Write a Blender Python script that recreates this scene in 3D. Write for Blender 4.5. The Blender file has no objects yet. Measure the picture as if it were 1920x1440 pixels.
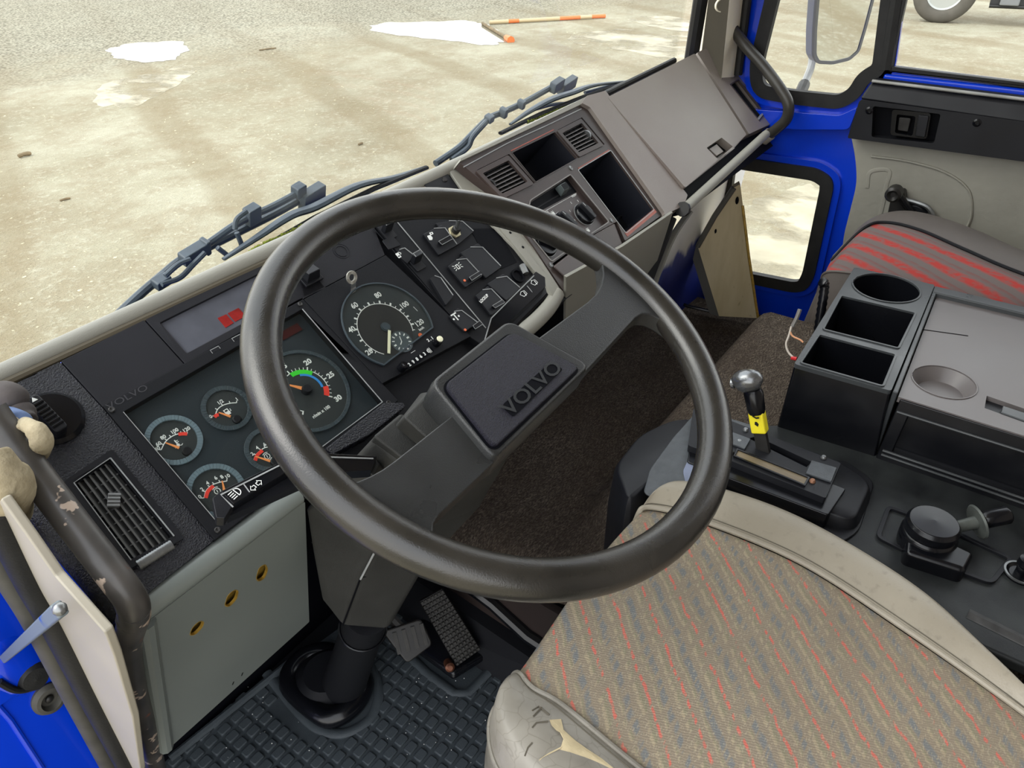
import bpy, bmesh, math, random
from math import sin, cos, radians, pi, atan2, hypot, sqrt
from mathutils import Vector, Matrix
from mathutils.geometry import tessellate_polygon

random.seed(7)
V = Vector
S = bpy.context.scene
COL = S.collection

# ------------------------------------------------------------------ camera
YAW, PIT, ROLL, FPX = radians(53.198), radians(35.211), radians(1.598), 1365.28
CAM = V((0.0, 0.0, 1.30))
_f = V((sin(YAW) * cos(PIT), cos(YAW) * cos(PIT), -sin(PIT)))
_r0 = V((cos(YAW), -sin(YAW), 0))
_d0 = _f.cross(_r0)
CR = cos(ROLL) * _r0 + sin(ROLL) * _d0
CD = -sin(ROLL) * _r0 + cos(ROLL) * _d0
cam = bpy.data.objects.new('camera', bpy.data.cameras.new('camera'))
COL.objects.link(cam)
cam.matrix_world = Matrix(((CR.x, -CD.x, -_f.x, CAM.x), (CR.y, -CD.y, -_f.y, CAM.y), (CR.z, -CD.z, -_f.z, CAM.z), (0, 0, 0, 1)))
cam.data.sensor_width = 36.0
cam.data.lens = FPX / 1920 * 36.0
cam.data.clip_start = 0.02
cam.data.clip_end = 500
S.camera = cam

# ------------------------------------------------------------------ light
S.view_settings.view_transform = 'Standard'
S.view_settings.look = 'None'
S.view_settings.exposure = 0.0
S.view_settings.gamma = 1.0
S.view_settings.use_curve_mapping = False
wd = bpy.data.worlds.new('overcast_sky'); S.world = wd; wd.use_nodes = True
_n = wd.node_tree.nodes; _l = wd.node_tree.links; _n.clear()
_tc = _n.new('ShaderNodeTexCoord'); _sep = _n.new('ShaderNodeSeparateXYZ'); _rp = _n.new('ShaderNodeValToRGB')
_bg = _n.new('ShaderNodeBackground'); _wo = _n.new('ShaderNodeOutputWorld')
_l.new(_tc.outputs['Generated'], _sep.inputs[0]); _l.new(_sep.outputs['Z'], _rp.inputs[0])
_rp.color_ramp.elements[0].position = 0.0; _rp.color_ramp.elements[0].color = (1.0, 0.99, 0.96, 1)
_rp.color_ramp.elements[1].position = 0.7; _rp.color_ramp.elements[1].color = (0.80, 0.84, 0.90, 1)
_l.new(_rp.outputs[0], _bg.inputs[0]); _bg.inputs[1].default_value = 3.0
_l.new(_bg.outputs[0], _wo.inputs[0])
sun = bpy.data.objects.new('hazy_sun', bpy.data.lights.new('hazy_sun', 'SUN'))
COL.objects.link(sun)
sun.data.energy = 2.0; sun.data.angle = radians(40); sun.data.color = (1.0, 0.96, 0.88)
sun.rotation_euler = V((-0.45, 0.50, 0.75)).to_track_quat('Z', 'Y').to_euler()

# ------------------------------------------------------------------ helpers
def ray(px, py):
    return CR * ((px - 960) / FPX) + CD * ((py - 720) / FPX) + _f
def onX(px, py, x):
    r = ray(px, py); return CAM + r * ((x - CAM.x) / r.x)
def onY(px, py, y):
    r = ray(px, py); return CAM + r * ((y - CAM.y) / r.y)
def onZ(px, py, z):
    r = ray(px, py); return CAM + r * ((z - CAM.z) / r.z)

class Fr:
    """a working plane: origin, two in-plane axes, normal"""
    def __init__(s, o, u, v):
        s.o = V(o); s.u = V(u).normalized(); s.v = V(v).normalized(); s.n = s.u.cross(s.v).normalized()
    def w(s, a, b, h=0.0):
        return s.o + s.u * a + s.v * b + s.n * h
    def q(s, px, py, h=0.0):
        r = ray(px, py); o = s.o + s.n * h
        P = CAM + r * ((o - CAM).dot(s.n) / r.dot(s.n)) - o
        return (P.dot(s.u), P.dot(s.v))
    def qs(s, pts, h=0.0):
        return [s.q(x, y, h) for x, y in pts]
    def sub(s, a, b, h=0.0, ang=0.0):
        return Fr(s.w(a, b, h), s.u * cos(ang) + s.v * sin(ang), -s.u * sin(ang) + s.v * cos(ang))
    def at(s, px, py, h=0.0, ang=0.0):
        a, b = s.q(px, py, h); return s.sub(a, b, h, ang)

WORLD = Fr((0, 0, 0), (1, 0, 0), (0, 1, 0))

def tilt(y0, z0, deg, x0=0.0):
    return Fr((x0, y0, z0), (1, 0, 0), (0, cos(radians(deg)), sin(radians(deg))))

def cat(pts, n=8, closed=False):
    P = [V(p) for p in pts]; m = len(P); out = []
    rng = m if closed else m - 1
    for i in range(rng):
        p1, p2 = P[i % m], P[(i + 1) % m]
        p0 = P[i - 1] if (i > 0 or closed) else p1 * 2 - p2
        p3 = P[(i + 2) % m] if (i + 2 < m or closed) else p2 * 2 - p1
        for k in range(n):
            t = k / n
            out.append(0.5 * ((2 * p1) + (p2 - p0) * t + (2 * p0 - 5 * p1 + 4 * p2 - p3) * t * t + (3 * p1 - p0 - 3 * p2 + p3) * t ** 3))
    if not closed: out.append(P[-1])
    return out

def rnd(pts, r, n=5):
    """round the corners of a 2-D polygon"""
    out = []; m = len(pts)
    for i in range(m):
        p = V(pts[i][:2]); a = V(pts[i - 1][:2]) - p; b = V(pts[(i + 1) % m][:2]) - p
        rr = r[i] if isinstance(r, (list, tuple)) else r
        d = min(rr, a.length * 0.48, b.length * 0.48)
        if d < 1e-6: out.append(tuple(p)); continue
        s = p + a.normalized() * d; e = p + b.normalized() * d
        for k in range(n + 1):
            t = k / n
            q = s * (1 - t) ** 2 + p * 2 * t * (1 - t) + e * t * t
            out.append((q.x, q.y))
    return out

def circ(c, r, n=32, ry=None, a0=0.0):
    ry = ry or r
    return [(c[0] + r * cos(a0 + 2 * pi * k / n), c[1] + ry * sin(a0 + 2 * pi * k / n)) for k in range(n)]

def inset(pts, d):
    """move a convex-ish polygon inwards by d"""
    m = len(pts); P = [V(p) for p in pts]
    area = sum(P[i].x * P[(i + 1) % m].y - P[(i + 1) % m].x * P[i].y for i in range(m))
    sg = 1 if area > 0 else -1; out = []
    for i in range(m):
        e0 = (P[i] - P[i - 1]).normalized(); e1 = (P[(i + 1) % m] - P[i]).normalized()
        n0 = V((-e0.y, e0.x)) * sg; n1 = V((-e1.y, e1.x)) * sg
        b = n0 + n1
        if b.length < 1e-6: b = n0
        b = b / max(0.35, b.dot(n0)) if b.dot(n0) else b
        q = P[i] + b * d
        out.append((q.x, q.y))
    return out

class MB:
    def __init__(s): s.bm = bmesh.new()
    def face(s, vs):
        try: return s.bm.faces.new(vs)
        except ValueError: return None
    def plate(s, F, outer, h0, h1, holes=()):
        loops = [list(outer)] + [list(h) for h in holes]
        flat = [p for l in loops for p in l]
        top = [s.bm.verts.new(F.w(p[0], p[1], h1)) for p in flat]
        bot = [s.bm.verts.new(F.w(p[0], p[1], h0)) for p in flat]
        if holes:
            tris = tessellate_polygon([[V((p[0], p[1], 0)) for p in l] for l in loops])
            for t in tris:
                s.face([top[i] for i in t]); s.face([bot[i] for i in reversed(t)])
        else:
            s.face(top); s.face(list(reversed(bot)))
        k = 0
        for l in loops:
            m = len(l)
            for i in range(m):
                a, b = k + i, k + (i + 1) % m
                s.face([top[a], bot[a], bot[b], top[b]])
            k += m
        return s
    def loft(s, loops, closed=True, caps=True):
        """loops: lists of world points, same count"""
        R = [[s.bm.verts.new(p) for p in l] for l in loops]
        for i in range(len(R) - 1):
            m = len(R[i])
            for j in range(m if closed else m - 1):
                k = (j + 1) % m
                s.face([R[i][j], R[i][k], R[i + 1][k], R[i + 1][j]])
        if caps and closed:
            s.face(list(reversed(R[0]))); s.face(R[-1])
        return s
    def hexa(s, P):
        """eight corners: four bottom, four top, both in the same turning order"""
        return s.loft([P[:4], P[4:]])
    def box(s, F, a0, a1, b0, b1, h0, h1):
        return s.plate(F, [(a0, b0), (a1, b0), (a1, b1), (a0, b1)], h0, h1)
    def tube(s, path, r, seg=12, caps=True, closed=False, ell=1.0, up=None):
        P = [V(p) for p in path]; m = len(P); loops = []; prev = None
        for i in range(m):
            a = P[i - 1] if (i > 0 or closed) else P[i]
            b = P[(i + 1) % m] if (i < m - 1 or closed) else P[i]
            t = (b - a).normalized()
            if prev is None:
                ref = V(up) if up else (V((0, 0, 1)) if abs(t.z) < 0.9 else V((1, 0, 0)))
                nx = (ref - t * ref.dot(t)).normalized()
            else:
                nx = (prev - t * prev.dot(t)).normalized()
            prev = nx; ny = t.cross(nx)
            rr = r[i] if isinstance(r, (list, tuple)) else r
            loops.append([P[i] + nx * rr * ell * cos(2 * pi * k / seg) + ny * rr * sin(2 * pi * k / seg) for k in range(seg)])
        if closed:
            loops.append(loops[0]); return s.loft(loops, caps=False)
        return s.loft(loops, caps=caps)
    def lathe(s, F, prof, seg=24, c=(0, 0), caps=True, sx=1.0):
        return s.loft([[F.w(c[0] + r * cos(2 * pi * k / seg) * sx, c[1] + r * sin(2 * pi * k / seg), h) for k in range(seg)] for r, h in prof], caps=caps)
    def strip(s, F, pts, wd, h0, h1):
        """flat ribbon of width wd along a 2-D polyline"""
        P = [V(p) for p in pts]; L = []; R = []
        for i in range(len(P)):
            t = (P[min(i + 1, len(P) - 1)] - P[max(i - 1, 0)]).normalized(); nn = V((-t.y, t.x)) * wd / 2
            L.append(tuple(P[i] + nn)); R.append(tuple(P[i] - nn))
        for i in range(len(P) - 1):
            s.plate(F, [R[i], R[i + 1], L[i + 1], L[i]], h0, h1)
        return s
    def arc(s, F, c, r0, r1, a0, a1, h0, h1, n=None):
        n = n or max(3, int(abs(a1 - a0) / 6))
        A = [radians(a0 + (a1 - a0) * k / n) for k in range(n + 1)]
        out = [(c[0] + r1 * cos(a), c[1] + r1 * sin(a)) for a in A]; inn = [(c[0] + r0 * cos(a), c[1] + r0 * sin(a)) for a in A]
        for i in range(n):
            q = [inn[i], out[i], out[i + 1], inn[i + 1]]
            if a1 < a0: q.reverse()
            s.plate(F, q, h0, h1)
        return s
    def text(s, F, body, size, h=0.0004, align='CENTER', c=(0, 0), ang=0.0, bold=0.0, sx=1.0):
        cu = bpy.data.curves.new('t', 'FONT'); cu.body = body; cu.size = size; cu.align_x = align; cu.align_y = 'CENTER'
        cu.extrude = 0.0; cu.resolution_u = 3; cu.offset = bold
        ob = bpy.data.objects.new('t', cu)
        me = bpy.data.meshes.new_from_object(ob)
        ca, sa = cos(ang), sin(ang); base = len(s.bm.verts); vs = []
        for v in me.vertices:
            x, y = v.co.x * sx, v.co.y
            vs.append(s.bm.verts.new(F.w(c[0] + x * ca - y * sa, c[1] + x * sa + y * ca, h)))
        for p in me.polygons: s.face([vs[i] for i in p.vertices])
        bpy.data.objects.remove(ob); bpy.data.curves.remove(cu); bpy.data.meshes.remove(me)
        return s
    def surf(s, fn, nu, nv):
        g = [[s.bm.verts.new(fn(i / nu, j / nv)) for j in range(nv + 1)] for i in range(nu + 1)]
        for i in range(nu):
            for j in range(nv): s.face([g[i][j], g[i + 1][j], g[i + 1][j + 1], g[i][j + 1]])
        return s
    def ball(s, c, r, seg=14, rings=8):
        c = V(c); r = r if isinstance(r, (tuple, list)) else (r, r, r)
        return s.loft([[c + V((r[0] * sin(pi * i / rings) * cos(2 * pi * k / seg), r[1] * sin(pi * i / rings) * sin(2 * pi * k / seg), -r[2] * cos(pi * i / rings))) for k in range(seg)] for i in [0.02] + list(range(1, rings)) + [rings - 0.02]])

def OB(name, mb, mat, parent=None, bev=0.0, seg=2, label=None, sm=35, sub=0, solid=0.0, kind=None):
    bm = mb.bm
    bmesh.ops.recalc_face_normals(bm, faces=bm.faces)
    me = bpy.data.meshes.new(name); bm.to_mesh(me); bm.free()
    for p in me.polygons: p.use_smooth = True
    me.set_sharp_from_angle(angle=radians(sm))
    me.materials.append(mat)
    o = bpy.data.objects.new(name, me); COL.objects.link(o)
    if solid:
        m = o.modifiers.new('s', 'SOLIDIFY'); m.thickness = solid; m.offset = -1
    if bev:
        m = o.modifiers.new('b', 'BEVEL'); m.width = bev; m.segments = seg; m.limit_method = 'ANGLE'; m.angle_limit = radians(32); m.harden_normals = True
    if sub:
        m = o.modifiers.new('u', 'SUBSURF'); m.levels = sub; m.render_levels = sub
    if parent is not None: PAR(o, parent)
    if label: o['label'] = label
    if kind: o['kind'] = kind
    return o
def PAR(o, p):
    o.parent = p
    wm = Matrix.Translation(p.location) if p.parent is None else Matrix.Identity(4)
    o.matrix_parent_inverse = wm.inverted() if p.type == 'EMPTY' else Matrix.Identity(4)
def TAG(o, label, cat, group=None):
    o['label'] = label; o['category'] = cat
    if group: o['group'] = group
    return o
def TH(name, label, cat, loc, group=None):
    o = bpy.data.objects.new(name, None); COL.objects.link(o); o.location = V(loc); o.empty_display_size = 0.05
    return TAG(o, label, cat, group)
def ST(name, mb, mat, label=None, **k):
    o = OB(name, mb, mat, None, kind='structure', **k)
    if label: o['label'] = label
    return o
def STE(name, loc, label=None):
    o = bpy.data.objects.new(name, None); COL.objects.link(o); o.location = V(loc); o['kind'] = 'structure'
    if label: o['label'] = label
    return o
def DUP(o, loc, label=None):
    r = o.copy(); COL.objects.link(r); r.location = V(loc)
    if label: r['label'] = label
    for c in o.children:
        d = c.copy(); COL.objects.link(d); d.parent = r
        for g in c.children:
            e = g.copy(); COL.objects.link(e); e.parent = d
    return r

# ------------------------------------------------------------------ materials
def lin(r, g, b):
    f = lambda c: (c / 255 / 12.92) if c <= 10.3 else (((c / 255) + 0.055) / 1.055) ** 2.4
    return (f(r), f(g), f(b))
def M(name, col, rough=0.5, metal=0.0, vary=0.0, vs=8.0, bump=0.0, bs=200.0, spec=0.5, coat=0.0, rv=0.0, col2=None, detail=4, stretch=None, emit=0.0):
    m = bpy.data.materials.new(name); m.use_nodes = True
    nt = m.node_tree; N = nt.nodes; L = nt.links; b = N['Principled BSDF']
    b.inputs['Base Color'].default_value = (*col, 1); b.inputs['Roughness'].default_value = rough
    b.inputs['Metallic'].default_value = metal; b.inputs['Specular IOR Level'].default_value = spec
    b.inputs['Coat Weight'].default_value = coat; b.inputs['Coat Roughness'].default_value = 0.08
    if emit:
        b.inputs['Emission Color'].default_value = (*col, 1); b.inputs['Emission Strength'].default_value = emit
    tc = N.new('ShaderNodeTexCoord'); src = tc.outputs['Object']
    if stretch:
        mp = N.new('ShaderNodeMapping'); mp.inputs['Scale'].default_value = stretch; L.new(src, mp.inputs[0]); src = mp.outputs[0]
    if vary or rv:
        nz = N.new('ShaderNodeTexNoise'); nz.inputs['Scale'].default_value = vs; nz.inputs['Detail'].default_value = detail; L.new(src, nz.inputs['Vector'])
        if vary:
            rp = N.new('ShaderNodeValToRGB'); rp.color_ramp.elements[0].position = 0.3; rp.color_ramp.elements[1].position = 0.7
            c2 = col2 or tuple(min(1, c * (1 + vary)) for c in col); c1 = col if col2 else tuple(c * (1 - vary) for c in col)
            rp.color_ramp.elements[0].color = (*c1, 1); rp.color_ramp.elements[1].color = (*c2, 1)
            L.new(nz.outputs[0], rp.inputs[0]); L.new(rp.outputs[0], b.inputs['Base Color'])
        if rv:
            mr = N.new('ShaderNodeMapRange'); mr.inputs[1].default_value = 0.3; mr.inputs[2].default_value = 0.7
            mr.inputs[3].default_value = max(0.02, rough - rv); mr.inputs[4].default_value = min(1, rough + rv)
            L.new(nz.outputs[0], mr.inputs[0]); L.new(mr.outputs[0], b.inputs['Roughness'])
    if bump:
        n2 = N.new('ShaderNodeTexNoise'); n2.inputs['Scale'].default_value = bs; n2.inputs['Detail'].default_value = 3; L.new(src, n2.inputs['Vector'])
        bp = N.new('ShaderNodeBump'); bp.inputs['Strength'].default_value = bump; bp.inputs['Distance'].default_value = 0.002
        L.new(n2.outputs[0], bp.inputs['Height']); L.new(bp.outputs[0], b.inputs['Normal'])
    return m
def GLASS(name, tint=(0.96, 0.97, 0.96), refl=0.35, ior=1.45):
    m = bpy.data.materials.new(name); m.use_nodes = True
    N = m.node_tree.nodes; L = m.node_tree.links; N.clear()
    t = N.new('ShaderNodeBsdfTransparent'); t.inputs[0].default_value = (*tint, 1)
    g = N.new('ShaderNodeBsdfGlossy'); g.inputs['Roughness'].default_value = 0.03
    fr = N.new('ShaderNodeFresnel'); fr.inputs[0].default_value = ior
    mu = N.new('ShaderNodeMath'); mu.operation = 'MULTIPLY'; mu.inputs[1].default_value = refl
    mx = N.new('ShaderNodeMixShader'); o = N.new('ShaderNodeOutputMaterial')
    L.new(fr.outputs[0], mu.inputs[0]); L.new(mu.outputs[0], mx.inputs[0]); L.new(t.outputs[0], mx.inputs[1]); L.new(g.outputs[0], mx.inputs[2]); L.new(mx.outputs[0], o.inputs[0])
    return m

GREY = M('grey_trim_plastic', lin(146, 144, 134), 0.5, vary=0.06, vs=6, bump=0.25, bs=900)
GREYW = M('worn_grey_plastic', lin(124, 113, 108), 0.40, vary=0.10, vs=3.2, bump=0.2, bs=900, col2=lin(138, 131, 123))
BLK = M('black_plastic', lin(26, 27, 31), 0.42, vary=0.15, vs=12, bump=0.12, bs=1200, rv=0.08, spec=0.3)
BLKG = M('glossy_black_plastic', lin(13, 14, 18), 0.22, rv=0.06, vs=9, spec=0.4)
BLKM = M('matte_black_plastic', lin(19, 20, 24), 0.6, bump=0.2, bs=1400, spec=0.22)
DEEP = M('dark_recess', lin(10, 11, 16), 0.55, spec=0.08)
DASH = M('dark_dash_skin', lin(25, 25, 30), 0.5, vary=0.18, vs=14, bump=0.2, bs=1500, spec=0.3)
CRACK = M('crinkled_vinyl', lin(22, 22, 29), 0.26, vary=0.3, vs=90, bump=1.0, bs=520, rv=0.08, spec=0.4)
PADV = M('hub_pad_vinyl', lin(30, 29, 40), 0.42, vary=0.6, vs=700, bump=1.0, bs=1100, spec=0.25)
CLUST = M('cluster_face', lin(44, 51, 56), 0.5, vary=0.05, vs=10, spec=0.25)
DIAL = M('dial_face', lin(52, 56, 57), 0.6, spec=0.2)
HALO = M('dial_ring', lin(104, 121, 130), 0.4, vary=0.1, vs=30)
HALOD = M('dark_dial_ring', lin(62, 72, 78), 0.3)
WHITE = M('white_print', lin(232, 234, 230), 0.5)
CREAM = M('cream_needle', lin(240, 238, 205), 0.5)
RED = M('red_print', lin(232, 62, 48), 0.5)
ORANGE = M('orange_print', lin(240, 150, 85), 0.5)
GREEN = M('green_print', lin(60, 215, 52), 0.5)
BLUEP = M('blue_print', lin(52, 140, 215), 0.5)
EDGE = M('light_edge_and_highlight', lin(150, 152, 152), 0.35, vary=0.2, vs=40)  # light grey for raised marks and for edge highlights put in as colour
RIM = M('worn_rim_leatherette', lin(33, 32, 29), 0.28, vary=0.16, vs=16, bump=0.10, bs=700, rv=0.06, col2=lin(48, 45, 40), spec=0.7)
SPOKE = M('spoke_rubber', lin(43, 44, 44), 0.32, vary=0.12, vs=18, bump=0.25, bs=900, rv=0.06, spec=0.4)
COWL = M('column_cowl_plastic', lin(50, 50, 48), 0.6, vary=0.14, vs=22, bump=0.4, bs=1100, spec=0.3)
FASC = M('brown_grey_fascia', lin(58, 52, 50), 0.34, vary=0.14, vs=7, bump=0.1, bs=900, col2=lin(74, 62, 58), spec=0.35)
RUST = M('reddish_worn_edge', lin(150, 74, 58), 0.45, vary=0.3, vs=30)
BLUE = M('blue_cab_paint', lin(4, 58, 205), 0.22, coat=0.6, vary=0.06, vs=4)
SEAL = M('rubber_seal', lin(34, 34, 34), 0.55, vary=0.2, vs=30, bump=0.2, bs=400, spec=0.3)
SEALG = M('dusty_rubber_seal', lin(74, 72, 66), 0.6, vary=0.25, vs=25)
CREAMP = M('cream_painted_metal', lin(168, 161, 145), 0.5, vary=0.06, vs=8, rv=0.05)
METALP = M('grey_painted_metal', lin(122, 128, 124), 0.36, vary=0.06, vs=5, rv=0.06)
DOORG = M('grey_door_board', lin(142, 140, 130), 0.6, vary=0.10, vs=9, bump=0.5, bs=60)
BAR = M('worn_black_bar', lin(58, 56, 52), 0.38, vary=0.2, vs=18, rv=0.1)
MAT = M('rubber_mat', lin(62, 68, 72), 0.5, vary=0.16, vs=14, bump=0.25, bs=500, rv=0.08, spec=0.3)
METAL = M('bright_metal', lin(190, 188, 180), 0.3, metal=0.9)
STEEL = M('dull_steel', lin(140, 142, 142), 0.38, metal=0.8, vary=0.2, vs=60)
DARKM = M('dark_metal', lin(46, 45, 44), 0.42, metal=0.4, vary=0.3, vs=60)
BRASS = M('brass_edge', lin(176, 142, 60), 0.4, metal=0.3, vary=0.3, vs=90)
TRAYM = M('scuffed_black_tray', lin(24, 26, 28), 0.45, vary=0.2, vs=16, bump=0.12, bs=900, spec=.3, col2=lin(50, 53, 53), detail=8)
YELLOW = M('yellow_tape', lin(238, 222, 40), 0.45, vary=0.06, vs=50)
WIPER = M('weathered_wiper_metal', lin(66, 76, 86), 0.45, vary=0.2, vs=30)
RUBB = M('black_rubber', lin(22, 23, 25), 0.6, bump=0.2, bs=300, spec=0.3)
MOSS = M('moss', lin(120, 130, 40), 0.9, vary=0.4, vs=200)
REDTILE = M('red_lamp_tile', lin(140, 36, 34), 0.2, vary=.3, vs=60)
GLS = GLASS('clear_glass', refl=0.2)
GLSW = GLASS('windscreen_glass', refl=0.10)
GLSC = GLASS('clear_dial_cover', refl=0.25)
# ---- materials with their own node graphs
def nodes(name, rough=0.7, spec=0.4):
    m = bpy.data.materials.new(name); m.use_nodes = True
    N = m.node_tree.nodes; L = m.node_tree.links; b = N['Principled BSDF']
    b.inputs['Roughness'].default_value = rough; b.inputs['Specular IOR Level'].default_value = spec
    return m, N, L, b
def mapn(N, L, rot=0.0, sc=(1, 1, 1), src=None, loc=(0, 0, 0)):
    if src is None: src = N.new('ShaderNodeTexCoord').outputs['Object']
    mp = N.new('ShaderNodeMapping'); mp.vector_type = 'POINT'
    mp.inputs['Rotation'].default_value = (0, 0, rot); mp.inputs['Scale'].default_value = sc; mp.inputs['Location'].default_value = loc
    L.new(src, mp.inputs[0]); return mp.outputs[0]
def noise(N, L, vec, scale, detail=3, rough=0.5):
    n = N.new('ShaderNodeTexNoise'); n.inputs['Scale'].default_value = scale; n.inputs['Detail'].default_value = detail; n.inputs['Roughness'].default_value = rough
    L.new(vec, n.inputs['Vector']); return n.outputs[0]
def ramp(N, L, fac, stops, mode='LINEAR'):
    r = N.new('ShaderNodeValToRGB'); r.color_ramp.interpolation = mode; e = r.color_ramp.elements
    while len(e) < len(stops): e.new(0.5)
    for i, (p, c) in enumerate(stops):
        e[i].position = p; e[i].color = (*c, 1)
    L.new(fac, r.inputs[0]); return r.outputs[0]
def mixc(N, L, f, a, b, mode='MIX'):
    x = N.new('ShaderNodeMix'); x.data_type = 'RGBA'; x.blend_type = mode
    for k, s in ((0, f), (6, a), (7, b)):
        if isinstance(s, (int, float)): x.inputs[k].default_value = s
        elif isinstance(s, tuple): x.inputs[k].default_value = (*s, 1)
        else: L.new(s, x.inputs[k])
    return x.outputs[2]
def math_(N, L, op, a, b=0.0):
    x = N.new('ShaderNodeMath'); x.operation = op
    for k, s in ((0, a), (1, b)):
        if isinstance(s, (int, float)): x.inputs[k].default_value = s
        else: L.new(s, x.inputs[k])
    return x.outputs[0]
def bumpn(N, L, b, h, st=0.5, dist=0.002):
    x = N.new('ShaderNodeBump'); x.inputs['Strength'].default_value = st; x.inputs['Distance'].default_value = dist
    L.new(h, x.inputs['Height']); L.new(x.outputs[0], b.inputs['Normal'])

# woven seat cloth: dashes of colour running diagonally over a taupe twill
FAB, N, L, b = nodes('woven_seat_cloth', 0.9, 0.15)
v0 = mapn(N, L, radians(-46.3))
wob = noise(N, L, mapn(N, L, radians(-46.3), (16, 60, 30)), 1.0, 2)
sx_ = N.new('ShaderNodeSeparateXYZ'); L.new(v0, sx_.inputs[0])
wv = math_(N, L, 'MULTIPLY', math_(N, L, 'SUBTRACT', wob, 0.5), 0.010)
tt = math_(N, L, 'ADD', sx_.outputs['Y'], wv)
fr = math_(N, L, 'FRACT', math_(N, L, 'MULTIPLY', math_(N, L, 'ADD', tt, 10.0), 1 / 0.044))
tau, bei, bl, red_, oli = lin(148, 136, 118), lin(172, 158, 132), lin(122, 125, 126), lin(214, 112, 98), lin(140, 136, 112)
base = ramp(N, L, fr, [(0.0, tau), (0.07, tau), (0.09, red_), (0.15, red_), (0.17, tau), (0.30, oli), (0.36, bei), (0.41, bei), (0.44, tau), (0.56, tau), (0.62, bl), (0.74, bl), (0.80, tau), (0.84, oli), (0.90, bei), (0.94, tau)])
dash = noise(N, L, mapn(N, L, radians(-46.3), (17, 190, 40)), 1.0, 1)
dm = ramp(N, L, dash, [(0.40, (0, 0, 0)), (0.52, (1, 1, 1))])
c1 = mixc(N, L, dm, tau, base)
tw = N.new('ShaderNodeTexWave'); tw.inputs['Scale'].default_value = 105; tw.inputs['Distortion'].default_value = 3.5; tw.inputs['Detail'].default_value = 1; tw.inputs['Detail Scale'].default_value = 2
L.new(mapn(N, L, radians(-20)), tw.inputs['Vector'])
c2 = mixc(N, L, math_(N, L, 'MULTIPLY', tw.outputs['Fac'], 0.30), c1, lin(96, 92, 84))
fl = noise(N, L, mapn(N, L, radians(-46.3), (260, 620, 300)), 1.0, 1)
c3 = mixc(N, L, ramp(N, L, fl, [(0.58, (0, 0, 0)), (0.68, (0.45, 0.45, 0.45))]), c2, lin(182, 172, 148))
st_ = noise(N, L, mapn(N, L, 0, (9, 9, 9)), 1.0, 3)
c4 = mixc(N, L, ramp(N, L, st_, [(0.3, (0.25, 0.25, 0.25)), (0.7, (0, 0, 0))]), c3, lin(110, 98, 86))
L.new(c4, b.inputs['Base Color']); bumpn(N, L, b, tw.outputs['Fac'], 0.35, 0.001)

# seat vinyl
VIN, N, L, b = nodes('worn_beige_vinyl', 0.42, 0.5)
o_ = mapn(N, L)
c = ramp(N, L, noise(N, L, o_, 7, 5), [(0.3, lin(142, 134, 118)), (0.7, lin(160, 152, 136))])
c = mixc(N, L, ramp(N, L, noise(N, L, o_, 70, 3), [(0.58, (0, 0, 0)), (0.75, (0.5, 0.5, 0.5))]), c, lin(122, 116, 104))
L.new(c, b.inputs['Base Color'])
vo = N.new('ShaderNodeTexVoronoi'); vo.inputs['Scale'].default_value = 420; L.new(o_, vo.inputs['Vector']); bumpn(N, L, b, vo.outputs[0], 0.18, 0.001)
VINW, N, L, b = nodes('cracked_grey_vinyl', 0.4, 0.5)
o_ = mapn(N, L)
c = ramp(N, L, noise(N, L, o_, 11, 5), [(0.35, lin(112, 107, 97)), (0.65, lin(152, 147, 136))])
vo = N.new('ShaderNodeTexVoronoi'); vo.feature = 'DISTANCE_TO_EDGE'; vo.inputs['Scale'].default_value = 46; L.new(mixc(N, L, 0.03, o_, N.new('ShaderNodeTexNoise').outputs[1]), vo.inputs['Vector'])
c = mixc(N, L, ramp(N, L, vo.outputs[0], [(0.0, (0.5, 0.5, 0.5)), (0.035, (0, 0, 0))]), c, lin(108, 102, 90))
L.new(c, b.inputs['Base Color']); bumpn(N, L, b, vo.outputs[0], 0.15, 0.001)
FOAM = M('torn_foam', lin(196, 180, 144), 0.85, vary=0.12, vs=40, bump=0.6, bs=130)

# carpet
CARP, N, L, b = nodes('brown_carpet', 1.0, 0.05)
o_ = mapn(N, L)
big = noise(N, L, mapn(N, L, 0.5, (5, 9, 5)), 1.0, 4)
fib = noise(N, L, mapn(N, L, 0.9, (150, 420, 200)), 1.0, 2)
mid = noise(N, L, mapn(N, L, 0.4, (45, 90, 60)), 1.0, 3)
c = ramp(N, L, fib, [(0.3, lin(52, 46, 41)), (0.52, lin(84, 76, 68)), (0.75, lin(122, 112, 100))])
c = mixc(N, L, ramp(N, L, mid, [(0.35, (0.45, 0.45, 0.45)), (0.6, (0, 0, 0))]), c, lin(50, 44, 39))
c = mixc(N, L, ramp(N, L, big, [(0.4, (0.35, 0.35, 0.35)), (0.65, (0, 0, 0))]), c, lin(62, 52, 44))
L.new(c, b.inputs['Base Color']); bumpn(N, L, b, fib, 0.8, 0.004)

# plywood board with weathered paper face
WOOD, N, L, b = nodes('weathered_plywood', 0.75, 0.3)
gr = noise(N, L, mapn(N, L, 0, (14, 14, 2.5)), 1.0, 4)
c = ramp(N, L, gr, [(0.3, lin(186, 168, 128)), (0.55, lin(212, 196, 160)), (0.75, lin(198, 178, 138))])
c = mixc(N, L, ramp(N, L, noise(N, L, mapn(N, L, 0, (60, 60, 30)), 1.0, 2), [(0.66, (0, 0, 0)), (0.76, (0.4, 0.4, 0.4))]), c, lin(124, 104, 70))
L.new(c, b.inputs['Base Color']); bumpn(N, L, b, gr, 0.2)

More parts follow.
